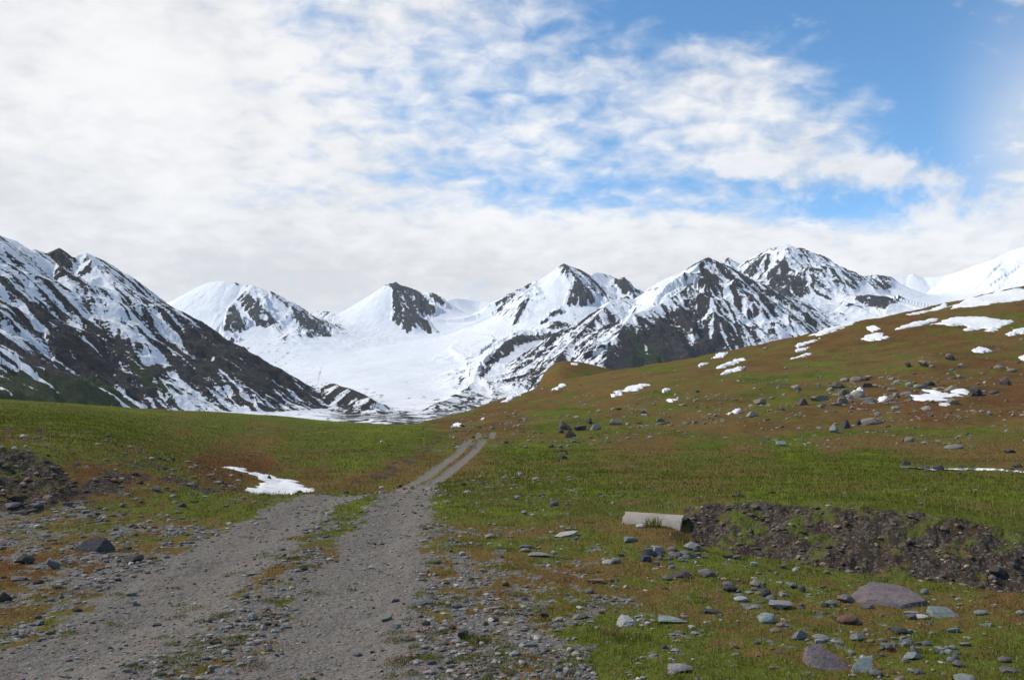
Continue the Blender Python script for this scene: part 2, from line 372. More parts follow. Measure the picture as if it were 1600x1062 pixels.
# ------------------------------------------------------------------ ground material
def ground_material():
    m, nt, b = new_mat('ground_cover'); q = NB(nt)
    P = q.pos()
    gravel, green, red, dirt = q.attr('gravel'), q.attr('green'), q.attr('red'), q.attr('dirt')
    fine = q.noise(P, 22, 5, 0.65); mid = q.noise(P, 2.0, 8, 0.72); big = q.noise(P, 0.12, 6, 0.65)
    g1 = q.mix(fine, (0.044, 0.060, 0.009), (0.104, 0.127, 0.021))
    g1 = q.mix(q.ss(big, .35, .7), g1, q.mix(fine, (0.062, 0.073, 0.013), (0.131, 0.135, 0.027)))
    b1 = q.mix(fine, (0.071, 0.046, 0.016), (0.172, 0.113, 0.041))
    r1 = q.mix(fine, (0.066, 0.031, 0.013), (0.149, 0.073, 0.030))
    b1 = q.mix(q.ss(q.m('ADD', red, q.m('MULTIPLY', q.m('SUBTRACT', mid, .5), .6)), .12, .5), b1, r1)
    gm = q.ss(q.m('ADD', green, q.m('ADD', q.m('MULTIPLY', q.m('SUBTRACT', fine, .5), .5), q.m('MULTIPLY', q.m('SUBTRACT', mid, .5), .6))), .22, .72)
    turf = q.mix(gm, b1, g1)
    turf = q.mix(q.ss(green, .88, 1.0), turf, q.mix(fine, (.070, .098, .010), (.150, .172, .020)))
    turf = q.mix(q.m('MULTIPLY', q.ss(q.noise(P, .075, 8, .7, .4), .50, .66), .55), turf, (.050, .046, .014))
    turf = q.mix(q.m('MULTIPLY', q.ss(q.noise(q.vmul(P, (.03, .07, .12)), 1.0, 8, .7), .54, .68), .5), turf, (.120, .088, .030))
    turf = q.mix(q.m('MULTIPLY', q.ss(mid, .40, .28), .55), turf, (.030, .024, .012))
    turf = q.mix(q.m('MULTIPLY', q.ss(q.noise(P, .55, 8, .75), .57, .70), .5), turf, (.135, .112, .050))
    # gravel: individual stones by cells at two sizes
    v1 = q.voro(P, 30); v2 = q.voro(P, 75)
    sep = nt.nodes.new('ShaderNodeSeparateColor'); nt.links.new(v1, sep.inputs[0])
    sep2 = nt.nodes.new('ShaderNodeSeparateColor'); nt.links.new(v2, sep2.inputs[0])
    gc = q.mix(sep.outputs[0], (0.053, 0.047, 0.043), (0.218, 0.198, 0.178))
    gc2 = q.mix(sep2.outputs[1], (0.062, 0.053, 0.046), (0.179, 0.158, 0.138))
    gcol = q.mix(.55, gc, gc2)
    gcol = q.mix(q.m('MULTIPLY', q.ss(sep.outputs[1], .75, .8), .6), gcol, (.15, .185, .175))
    gcol = q.mix(q.m('MULTIPLY', q.ss(sep.outputs[2], .8, .85), .5), gcol, (.14, .105, .10))
    gcol = q.mix(q.m('MULTIPLY', q.ss(q.noise(P, 1.4, 4, .6), .52, .72), .45), gcol, (.155, .125, .095))
    gcol = q.mix(q.m('MULTIPLY', q.attr('track'), .42), gcol, q.mix(q.noise(P, 40, 5, .75), (.085, .072, .060), (.275, .238, .200)))
    d1 = q.mix(q.noise(P, 9, 5, .7), (0.018, 0.013, 0.010), (0.078, 0.059, 0.045))
    d1 = q.mix(q.m('MULTIPLY', q.ss(sep.outputs[0], .72, .8), .55), d1, (.13, .118, .11))
    d1 = q.mix(q.m('MULTIPLY', q.ss(q.m('ADD', q.noise(P, 2.4, 5, .7), q.m('MULTIPLY', green, .12)), .58, .68), .8), d1, turf)
    col = q.mix(q.ss(q.m('ADD', gravel, q.m('MULTIPLY', q.m('SUBTRACT', fine, .5), .7)), .35, .65), turf, gcol)
    col = q.mix(q.ss(q.m('ADD', dirt, q.m('MULTIPLY', q.m('SUBTRACT', mid, .5), .5)), .35, .65), col, d1)
    nt.links.new(col, b.inputs['Base Color']); b.inputs['Roughness'].default_value = .95
    b.inputs['Specular IOR Level'].default_value = .02
    h = q.m('ADD', q.m('MULTIPLY', q.voro(P, 30, 'Distance'), -.6), q.m('ADD', q.m('MULTIPLY', fine, 1.0), q.m('MULTIPLY', q.noise(P, 80, 3), .5)))
    n1 = q.bump(h, .75, .018)
    h2 = q.noise(P, 1.1, 6, .68)
    nt.links.new(q.bump(h2, .5, .35, n1), b.inputs['Normal'])
    return m
GM = ground_material()

# ------------------------------------------------------------------ ground sheet
def build_ground():
    uu = np.concatenate([np.linspace(-2.25, -.64, 230, endpoint=False), np.linspace(-.64, .64, 1150, endpoint=False), np.linspace(.64, 2.25, 231)])
    dd = np.concatenate([np.exp(np.linspace(math.log(1.6), math.log(4.0), 60, endpoint=False)),
                         np.exp(np.linspace(math.log(4.0), math.log(24), 520, endpoint=False)),
                         np.exp(np.linspace(math.log(24), math.log(450), 480, endpoint=False)),
                         np.exp(np.linspace(math.log(450), math.log(1480), 60))])
    U, D = np.meshgrid(uu, dd)
    x = (U * D).ravel(); y = D.ravel()
    z = ground_z(x, y)
    gravel, green, red, dirt, tw, td, px, py = fields(x, y, z)
    V = np.stack([x, y, z], -1)
    Fc = grid_faces(len(dd), len(uu))
    attrs = dict(gravel=gravel, green=green, red=red, dirt=dirt, track=tw)
    c = Fc[:, 0]
    road = (tw[c] > .45)
    bank = (dirt[c] > .5) & ~road & (px[c] > 900)
    mound = (dirt[c] > .5) & ~road & (px[c] <= 900) & (y[c] < 28)
    hillline = np.interp(px, [-900, 600, 690, 760, 860, 1000, 1150, 1250, 1400, 1600, 2600], [0, 0, 60, 86, 92, 66, 64, 60, 45, 36, 30])
    hill = (y[c] > hillline[c]) & (px[c] > 690) & ~road & ~bank
    meadow = (y[c] > np.where(px[c] < 700, 20, 18)) & ~hill & ~road & ~bank & ~mound
    rest = ~(road | bank | mound | hill | meadow)
    for nm, sel, lab in (('ground', rest, 'stony foreground ground of gravel, moss and short grass'),
                         ('dirt_road', road, 'two grey gravel wheel tracks running to the foot of the hill'),
                         ('earth_bank', bank, 'dark bare earth bank of the ditch at right'),
                         ('earth_mound', mound, 'dark earth scar at the foot of the left mound'),
                         ('meadow', meadow, 'flat green and brown meadow behind the road crest'),
                         ('hillside', hill, 'brown and green hillside with boulders and snow patches')):
        obj(nm, sub_mesh(nm, V, Fc, sel, attrs, GM), lab, kind='structure')
    # the same ground carried on behind the camera
    n = 60
    gx, gy = np.meshgrid(np.linspace(-300, 300, n), np.linspace(-300, 1.9, n))
    gz = -0.06 + 0 * gx
    V2 = np.stack([gx.ravel(), gy.ravel(), gz.ravel()], -1)
    o = np.full(n * n, .5)
    obj('plain', make_mesh('plain', V2, grid_faces(n, n), dict(gravel=o * 1.2, green=o, red=o * 0, dirt=o * 0, track=o * 0), GM), 'stony ground behind the viewpoint', kind='structure')
lap('pre'); build_ground(); lap('ground')

# ================================================================== FAR MOUNTAINS
# ridge lines: (column, row, distance m); slopes sL, sR to the left / right of the direction of travel
RIDGES = {
 'left': [
   dict(p=[(-420,300,1500),(-260,330,1750),(-120,345,2050),(0,367,2350),(10,371,2370),(26,377,2400),(34,385,2420),(48,391,2440),(53,388,2450),(69,394.5,2480),(78,398,2500),(86,397,2520),(90,389.6,2530),(93,387,2540),(102,393,2550),(112,401,2560),(120,402,2580),(130,399,2600),(134,394,2610),(144,399,2630),(163,407,2670),(179,417,2700),(199,431,2740),(221,444,2790),(237,457,2820),(256,471,2860),(266,478,2880),(288,492,2920),(307,505,2950),(339,524,3000),(362,542,3040),(381,553,3060),(400,567,3080),(415,580,3080),(438,590,3060),(466,606,3020),(510,626,2900),(568,651,2700)], sL=.7, sR=.86, D=1500),
   dict(p=[(134,394,2610),(150,440,2480),(190,500,2400),(240,560,2290),(290,615,2190)], sL=.75, sR=.8, D=900, sub=1),
   dict(p=[(93,387,2540),(92,420,2420),(120,480,2270),(160,545,2120),(205,610,1980)], sL=.75, sR=.8, D=900, sub=1),
   dict(p=[(221,444,2790),(255,500,2660),(310,560,2520),(360,610,2380),(400,640,2260)], sL=.75, sR=.8, D=900, sub=1),
   dict(p=[(0,367,2350),(5,420,2200),(40,490,2040),(70,545,1900),(100,600,1760)], sL=.75, sR=.8, D=900, sub=1),
   dict(p=[(307,505,2950),(350,560,2820),(410,610,2650),(470,640,2450)], sL=.7, sR=.75, D=900, sub=1),
 ],
 'rib': [dict(p=[(420,596,3000),(450,600,2900),(470,604,2800),(490,603,2700),(505,598,2640),(525,600,2580),(551,609,2500),(570,616,2450),(585,626,2400)], sL=.75, sR=.75, D=700)],
 'peak_a': [
   dict(p=[(180,500,6600),(230,488,6500),(267,477,6400),(285,462,6350),(300,453,6330),(316,445,6300),(325,441,6290),(340,439,6260),(353,438,6240),(367,441,6220),(381,446,6200),(395,445,6170),(405,449,6160),(415,453,6150),(424,455,6140),(435,465,6120),(449,472,6080),(466,486,6020),(483,496,5950),(503,513,5850),(518,527,5750),(522,538,5680)], sL=.75, sR=.68, D=1500),
   dict(p=[(381,446,6200),(374,460,6080),(366,478,5940),(356,500,5780),(350,520,5620),(352,540,5440)], sL=.8, sR=.62, D=900, sub=1),
   dict(p=[(384,456,6190),(398,472,6050),(415,492,5900),(428,508,5760)], sL=.8, sR=.75, D=900, sub=1),
   dict(p=[(435,465,6120),(446,490,5950),(463,510,5800),(480,530,5600)], sL=.7, sR=.7, D=900, sub=1),
 ],
 'peak_b': [
   dict(p=[(483,497,7000),(496,490,7050),(511,490,7050),(522,493,7000),(545,489,6950),(563,477,6900),(577,465,6860),(590,456,6830),(599,449,6800),(605,443.5,6780),(612,441,6770),(618,440,6760),(628,446,6750),(638,448,6740),(648,452,6730),(662,458,6720),(669,455,6710),(681,459,6700),(691,467.5,6680),(697,476,6640),(702,492,6560),(708,508,6450)], sL=.85, sR=.75, D=1500),
   dict(p=[(618,440,6760),(632,466,6600),(648,490,6430),(662,510,6280),(678,530,6100)], sL=.85, sR=.75, D=900, sub=1),
   dict(p=[(605,446,6770),(616,470,6600),(626,492,6430),(636,520,6200)], sL=.75, sR=.75, D=900, sub=1),
   dict(p=[(669,457,6710),(678,480,6560),(690,505,6400)], sL=.75, sR=.75, D=900, sub=1),
 ],
 'wall': [dict(p=[(690,474,7700),(700,469,7750),(712,465.6,7800),(729,467.6,7850),(752,472,7850),(769,473,7800),(783,465,7700),(794,459,7600),(814,453,7400)], sL=.7, sR=.95, D=1300)],
 'peak_c': [
   dict(p=[(769,475,7300),(783,466,7150),(794,459,7000),(806,456,6900),(814,453,6820),(820,447,6760),(825.5,443.5,6720),(842.5,438,6600),(854,432,6520),(868,422,6430),(875,415,6380),(880.6,411.6,6350),(895,417,6350),(905,420,6350),(913,424,6350),(921.6,433,6330),(927,427,6400),(934,425,6450),(951,429,6500),(960,433,6500),(973,442,6480),(993,450,6450),(1012,461,6420),(1040,480,6400)], sL=.7, sR=.88, D=1500),
   dict(p=[(880.6,411.6,6350),(889,432,6200),(897,452,6080),(890,470,5950),(872,482,5850),(862,492,5780),(850,505,5650)], sL=.85, sR=.8, D=900, sub=1),
   dict(p=[(895,417,6350),(914,435,6220),(932,455,6080),(950,470,5950)], sL=.85, sR=.85, D=900, sub=1),
   dict(p=[(842.5,438,6600),(826,462,6400),(812,485,6200),(802,508,5950)], sL=.85, sR=.9, D=900, sub=1),
   dict(p=[(951,429,6500),(968,446,6350),(984,460,6200)], sL=.85, sR=.85, D=900, sub=1),
 ],
 'island': [
   dict(p=[(874,538,4950),(860,530,4900),(845,527,4820),(830,525,4720),(814,523.5,4620),(803,526,4520),(794,531,4440),(782,541,4300),(769,553,4150),(757,568,3980),(748,582,3820),(738,600,3560),(722,618,3250),(700,634,2900),(680,646,2500)], sL=.62, sR=.9, D=700),
   dict(p=[(852,508,5350),(862,503,5330),(872,501,5320),(884,504,5300),(896,512,5260)], sL=.6, sR=.6, D=500),
 ],
 'pyramid': [
   dict(p=[(1107,402,4200),(1099,405,4220),(1094,408,4240),(1085,416,4260),(1075,422,4280),(1066,427,4290),(1058,429,4300),(1046,432,4310),(1038,436,4310),(1030,446,4310),(1021,456,4310),(1012.5,465,4300),(1000,467,4270),(987,467,4240),(972,467,4200),(959,467,4160),(952,472,4100),(945,479,4040),(936,489,3970),(928,498,3900),(915,511,3800),(902,524,3700),(888,538,3580),(871,558,3420),(855,580,3200)], sL=.75, sR=.8, D=1300),
   dict(p=[(1107,402,4200),(1114,406,4230),(1120,411,4265),(1134,419,4350),(1151,428,4460),(1168,439,4580),(1185,453,4700),(1202,466,4820),(1213,467,4920),(1226,467,5030),(1244,478,5180),(1262,490,5340),(1284,506,5520),(1320,530,5750)], sL=.75, sR=.8, D=1300),
   dict(p=[(1107,402,4200),(1103,414,4160),(1097,425,4120),(1087,436,4060),(1075,447,3990),(1058,459,3910),(1041,469,3830),(1025,477,3770),(1010,484,3710),(998,487,3670),(987,490,3630),(980,500,3570),(973,512,3500),(964,527,3400),(956,543,3290),(948,560,3160),(940,580,3000)], sL=.82, sR=.7, D=1300),
   dict(p=[(1120,411,4265),(1170,449,4180),(1220,488,4090),(1275,532,4000)], sL=.8, sR=.8, D=900, sub=1),
   dict(p=[(1097,425,4120),(1140,461,4030),(1190,502,3940),(1240,544,3850)], sL=.8, sR=.8, D=900, sub=1),
   dict(p=[(1151,428,4460),(1200,466,4370),(1260,512,4270)], sL=.8, sR=.8, D=900, sub=1),
   dict(p=[(1185,453,4700),(1230,490,4600),(1280,528,4500)], sL=.8, sR=.8, D=900, sub=1),
   dict(p=[(1075,447,3990),(1110,479,3910),(1160,522,3820),(1210,564,3720)], sL=.8, sR=.8, D=900, sub=1),
   dict(p=[(1041,469,3830),(1080,506,3740),(1130,550,3640)], sL=.8, sR=.8, D=900, sub=1),
   dict(p=[(1010,484,3710),(1040,516,3640),(1080,556,3550)], sL=.75, sR=.75, D=900, sub=1),
   dict(p=[(945,479,4040),(930,520,3820),(915,550,3620),(905,570,3450)], sL=.75, sR=.75, D=900, sub=1),
 ],
 'back': [dict(p=[(1090,425,7000),(1110,417,7000),(1125.5,411,7000),(1138,402,7000),(1157,412,7050),(1168,419,7100),(1190,430,7100)], sL=.8, sR=.8, D=1300)],
 'peak_e': [
   dict(p=[(1150,450,6200),(1160,440,6180),(1167,433,6170),(1172,420,6150),(1180,411,6130),(1191,402,6110),(1200,398,6100),(1210,396,6090),(1215,389,6080),(1220,383,6070),(1230,381,6060),(1239,388,6060),(1247,394,6070),(1255,398,6080),(1268,401,6100),(1281,407,6120),(1291,414,6140),(1300,422,6150),(1310,422,6170),(1319,423,6180),(1332,428,6200),(1345,433,6220),(1358,430,6240),(1370,429,6250),(1383,431,6260),(1392,440,6200),(1398,452,6100)], sL=.75, sR=.68, D=1500),
   dict(p=[(1230,381,6060),(1226,400,5950),(1220,422,5820),(1210,445,5680),(1195,465,5540),(1188,480,5400)], sL=.85, sR=.7, D=900, sub=1),
   dict(p=[(1220,410,5890),(1245,428,5760),(1272,446,5620),(1300,466,5450)], sL=.75, sR=.8, D=900, sub=1),
   dict(p=[(1255,398,6080),(1285,418,5960),(1312,440,5820),(1335,458,5680)], sL=.75, sR=.75, D=900, sub=1),
   dict(p=[(1191,402,6110),(1184,425,5960),(1178,445,5800)], sL=.75, sR=.75, D=900, sub=1),
 ],
 'outcrop': [dict(p=[(1316,480,5250),(1326,472,5240),(1336,468,5240),(1345,465,5230),(1358,461,5220),(1370,462,5200),(1382,473,5150),(1392,487,5080),(1400,500,5000)], sL=.5, sR=.75, D=600)],
 'dome': [dict(p=[(1385,441,6900),(1396,433,6900),(1422,430,6900),(1426,427,6890),(1432,432,6880),(1460,432,6800),(1492,426,6700),(1524,414,6550),(1556,404,6400),(1566,397,6350),(1580,391,6300),(1600,385,6250),(1700,350,6000),(1850,300,5700)], sL=.7, sR=.72, D=1800)],
}
MLABEL = {
 'base': ('snowfield', 'broad white snow-covered glacier filling the valley between the peaks'),
 'left': ('mountain', 'dark streaked mountain slope descending from the left edge'),
 'rib': ('rocky_ridge', 'low dark rock ridge at the foot of the left mountain'),
 'peak_a': ('mountain', 'rounded snow dome with dark rock ribs behind the left slope'),
 'peak_b': ('mountain', 'snowy peak with one large black rock face at its top'),
 'wall': ('mountain', 'flat-topped white snow wall at the head of the glacier'),
 'peak_c': ('mountain', 'pointed white snow peak above the glacier with rocks on its right side'),
 'island': ('rocky_ridge', 'curved dark rock rib rising out of the glacier'),
 'pyramid': ('mountain', 'dark pyramid mountain with slanting snow gullies behind the brown hill'),
 'back': ('mountain', 'small snowy tip showing between the dark pyramid and the highest peak'),
 'peak_e': ('mountain', 'highest jagged peak at right of centre, snow with grey rock'),
 'outcrop': ('rocky_ridge', 'rounded dark rock outcrop below the highest peak'),
 'dome': ('mountain', 'smooth all-white snow ridge rising at the right edge'),
}
# snow cover survey: (column, row, cover) ; >0 mostly snow, <0 mostly rock
SNOW = {
 'left': [(20,385,.1),(60,420,.1),(120,450,.15),(50,460,.02),(180,450,.1),(230,470,.05),(138,405,-.14),(95,398,-.16),(20,480,-.1),(10,500,.0),(60,490,-.35),(120,500,-.05),(160,490,.2),(200,520,.25),(230,560,.2),(270,520,-.1),(300,530,-.35),(340,560,-.5),(400,590,-.42),(250,500,.08),(180,540,-.2),(100,540,-.5),(150,570,-.55),(70,540,-.2),(40,525,.1),(90,560,.05),(20,560,.2),(60,575,.15),(100,580,-.1),(110,600,-.45),(30,600,-.45),(170,600,-.38),(230,600,-.4),(270,610,.1),(300,625,.2),(230,630,.1),(200,610,-.4),(340,590,-.15),(350,610,.15),(390,615,.1),(390,640,.1),(430,620,-.1),(460,640,.0),(500,640,-.15),(540,650,-.3),(430,600,-.36),(480,615,-.2),(320,640,.2),(160,625,-.5),(5,620,-.2),(60,620,-.8),(120,630,-.8),(330,570,-.38),(290,560,-.35),(150,600,-.45),(90,590,-.25),(240,580,-.35),(420,600,-.45),(210,560,-.05)],
 'rib': [(420,590,.1),(470,605,0),(505,600,.0),(530,605,-.16),(560,610,-.2),(580,616,-.2),(560,630,-.02),(520,620,-.1),(480,630,-.1),(540,645,-.3),(590,640,0)],
 'peak_a': [(300,460,.7),(350,450,.9),(320,500,.8),(400,530,.7),(440,480,.5),(460,520,.3),(490,520,-.05),(480,500,-.1),(420,460,.3),(500,540,.5)],
 'peak_b': [(560,490,.8),(590,480,.8),(600,520,.9),(640,500,.1),(690,500,.6),(510,495,.3),(700,520,.8),(540,500,.6)],
 'wall': [(700,480,.9),(740,490,.6),(780,480,.4)],
 'peak_c': [(780,480,.2),(800,465,.12),(830,460,.25),(815,490,.4),(800,520,.8),(760,510,.8),(860,450,.8),(850,490,.8),(900,430,.2),(925,450,.1),(940,440,.7),(965,450,.2),(985,455,.2),(900,480,.7),(940,480,.7)],
 'island': [(800,560,.6),(850,590,.55),(770,600,.5),(740,620,.1),(700,635,-.05),(850,560,.6),(820,600,.4),(870,580,.6)],
 'pyramid': [(1070,430,.35),(1040,450,.5),(1000,475,.7),(970,480,.35),(940,500,.02),(920,530,.05),(900,545,.12),(950,530,.2),(975,490,.2),(1060,470,.05),(1110,420,-.1),(1110,450,-.1),(1090,480,-.18),(1060,500,-.35),(1030,520,-.45),(1000,540,-.5),(1050,550,-.55),(1120,500,-.08),(1150,470,.02),(1150,510,-.05),(1180,490,.08),(1180,530,.05),(1100,540,-.35),(1130,540,-.15),(1210,490,.1),(1230,510,.15),(1250,500,.15),(1220,530,.2),(975,560,-.6),(960,560,-.4),(1000,500,-.1),(990,515,-.3),(940,560,.1),(1130,430,-.08),(1190,460,0)],
 'back': [(1138,410,.3)],
 'peak_e': [(1230,390,.3),(1200,420,.12),(1220,430,-.1),(1230,450,-.1),(1260,440,.1),(1280,420,.12),(1300,440,.1),(1330,445,.0),(1360,435,.1),(1375,440,0),(1250,470,.5),(1300,470,.5),(1210,460,.15),(1180,430,.05),(1240,410,.25),(1180,470,.6),(1350,460,.6),(1270,400,.1),(1420,450,.8),(1450,470,.9),(1405,470,.7),(1500,470,.9)],
 'outcrop': [(1330,480,-.1),(1360,475,-.4),(1385,480,-.3),(1405,490,.6),(1430,495,.9),(1460,480,.9)],
 'dome': [(1500,450,1),(1400,440,.8),(1580,430,.5),(1560,435,.35)],
 'base': [(560,560,1),(700,560,1),(600,650,-.06),(640,655,-.10),(690,640,-.02),(650,630,.25),(620,620,.4),(730,630,-.05),(780,620,.05),(830,600,.4),(700,610,.4),(560,650,-.08),(590,640,.1),(870,560,.8),(880,590,.9),(530,575,.6),(480,580,.3),(430,570,.2),(700,655,-.1),(1300,490,.7),(1450,460,1),(760,640,.1),(850,580,.8)],
}
ROCKS = {   # outlines of the big rock faces
 'peak_a': [[(367,476),(378,493),(390,513),(376,521),(350,516),(353,493),(359,479)],[(342,524),(364,528),(376,538),(372,548),(353,538)],[(384,456),(398,468),(421,487),(432,504),(415,513),(401,510),(390,496),(376,476),(370,468)],[(424,455),(438,468),(455,476),(480,493),(494,504),(517,524),(521,535),(500,534),(486,514),(470,506),(455,484),(435,468)],[(369,439),(375,443),(372,446),(366,443)]],
 'peak_b': [[(602,445),(618,440),(648,452),(659,459),(681,484),(676,498),(662,490),(681,529),(673,532),(656,510),(650,501),(638,521),(611,501),(616,487),(612,465),(614,452)],[(669,459),(681,459),(694,471),(696,480),(681,474)]],
 'peak_c': [[(882,412),(899,431),(913,445),(930,465),(933,474),(907,480),(882,478),(893,454),(902,437)],[(895,417),(916,426),(936,445),(953,465),(950,468),(933,457),(922,437)],[(858,488),(876,482),(880,490),(856,497)],[(843,505),(853,498),(857,500),(846,508)],[(952,429),(967,437),(977,452),(990,452),(1004,457),(985,455),(979,462),(966,447)],[(802,507),(811,484),(825,466),(829,468),(814,492),(808,506)],[(823,444),(829,442),(826,452),(820,450)]],
 'island': [[(748,590),(752,574),(769,554),(794,530),(814,522),(842,523),(860,519),(872,535),(842,532),(814,538),(794,555),(775,566),(755,590)],[(859,507),(871,500),(885,504),(894,511),(876,513),(859,517)],[(690,626),(705,606),(722,588),(726,590),(712,612),(700,626)]],
 'outcrop': [[(1327,471),(1345,465),(1361,459),(1377,467),(1391,487),(1392,494),(1364,492),(1348,490),(1332,480)]],
 'peak_e': [[(1197,458),(1213,404),(1236,413),(1246,432),(1268,439),(1275,452),(1303,468),(1293,468),(1268,455),(1246,468),(1220,458),(1207,462)],[(1372,445),(1386,441),(1392,450),(1380,453)],[(1167,430),(1180,408),(1190,404),(1183,424),(1176,434)]],
}
GREEN = [[(-60,560),(60,578),(110,590),(150,588),(190,612),(235,640),(240,660),(-60,650)],[(195,555),(225,575),(262,600),(278,620),(250,618),(215,590)],[(985,510),(1000,530),(1040,560),(1060,580),(1000,585),(980,570),(985,545)]]

def base_z(x, y):
    px = CX + F * x / y
    z = np.interp(y, [900, 1200, 1500, 2200, 2900, 3800, 4600, 5400, 6200, 6900, 7500, 8500, 9600], [-48, -46, -41, -46, -30, 40, 150, 280, 402, 540, 660, 780, 800])
    u = x / y
    z = z + 210 * sstep(.2, .45, u) * sstep(2500, 5200, y) - 10 * sstep(.2, .4, u) * sstep(2500, 900, y)
    z = z + 34 * fbm(x / 800, y / 1100, 3, 61) * sstep(1500, 4000, y) + 5 * fbm(x / 160, y / 160, 3, 62)
    return z

def fract_line(pts, seed, rough=1.0):
    """ridge line to metres with small crest jags added"""
    P = np.array([((a - CX) / F * d, d, EYE + (HZ - b) / F * d) for a, b, d in pts])
    r = np.random.default_rng(seed); out = [P[0]]
    for p, q in zip(P[:-1], P[1:]):
        L = np.linalg.norm(q - p); n = max(1, int(L / 60))
        for k in range(1, n + 1):
            t = k / n; v = p + (q - p) * t
            if k < n:
                v = v + np.array([r.normal(0, .05) * L / n, r.normal(0, .16) * L / n, r.normal(0, .085) * min(L / n, 60) * rough])
            out.append(v)
    return np.array(out)

def streaks(x, y, H, uu, dd):
    """noise smeared along the fall lines of the real slopes: long and short streaks; and how hollow the slope is"""
    nr, nc = len(dd), len(uu)
    Z = gauss1(gauss1(H.reshape(nr, nc), 2.0, 0), 3.0, 1)
    CV = (gauss1(gauss1(H.reshape(nr, nc), 5.0, 0), 8.0, 1) - H.reshape(nr, nc))
    zU = np.gradient(Z, uu, axis=1); zD = np.gradient(Z, dd, axis=0)
    gx = zU / dd[:, None]; gy = zD - uu[None, :] * zU / dd[:, None]
    g = np.hypot(gx, gy) + .05
    vx, vy = -gx / g, -gy / g
    iu = np.gradient(uu); idd = np.gradient(dd)
    vi = (vy / idd[:, None]).ravel().astype(np.float32); vj = ((vx - uu[None, :] * vy) / dd[:, None] / iu[None, :]).ravel().astype(np.float32)
    fn = sstep(3300, 3700, y)
    N1 = (fn * (noise(x / 30, y / 30, 201) + .6 * noise(x / 13, y / 13, 202)) + (1 - fn) * (noise(x / 25, y / 25, 203) + .5 * noise(x / 10, y / 10, 204))).astype(np.float32)
    I0, J0 = np.meshgrid(np.arange(nr, dtype=np.float32), np.arange(nc, dtype=np.float32), indexing='ij')
    A = N1.copy(); B = N1.copy(); na = nb = 1
    for sgn in (1, -1):
        I, J = I0.ravel().copy(), J0.ravel().copy()
        for k in range(10):
            q = (np.clip(I + .5, 0, nr - 1).astype(np.int32) * nc + np.clip(J + .5, 0, nc - 1).astype(np.int32))
            I += sgn * 13 * vi[q]; J += sgn * 13 * vj[q]
            q = (np.clip(I + .5, 0, nr - 1).astype(np.int32) * nc + np.clip(J + .5, 0, nc - 1).astype(np.int32))
            w = N1[q]; A += w; na += 1
            if k < 4: B += w; nb += 1
    A = A / na; B = B / nb
    return A / A.std(), B / B.std(), CV.ravel()

def survey(nm, px, py):
    num = 0; den = 0
    for (a, b, v) in SNOW[nm]:
        w = 1 / ((px - a) ** 2 + (1.2 * (py - b)) ** 2 + 40) ** 1.5
        num = num + w * v; den = den + w
    s = num / den
    for poly in ROCKS.get(nm, []):
        c = np.where((px > min(p[0] for p in poly) - 9) & (px < max(p[0] for p in poly) + 9) & (py > min(p[1] for p in poly) - 9) & (py < max(p[1] for p in poly) + 9))[0]
        k = sstep(-2.5, 2.5, poly_sd(px[c], py[c], poly) + 2.5 * noise(px[c] / 5, py[c] / 5, 5))
        s[c] = s[c] * (1 - k) - .22 * k
    return s

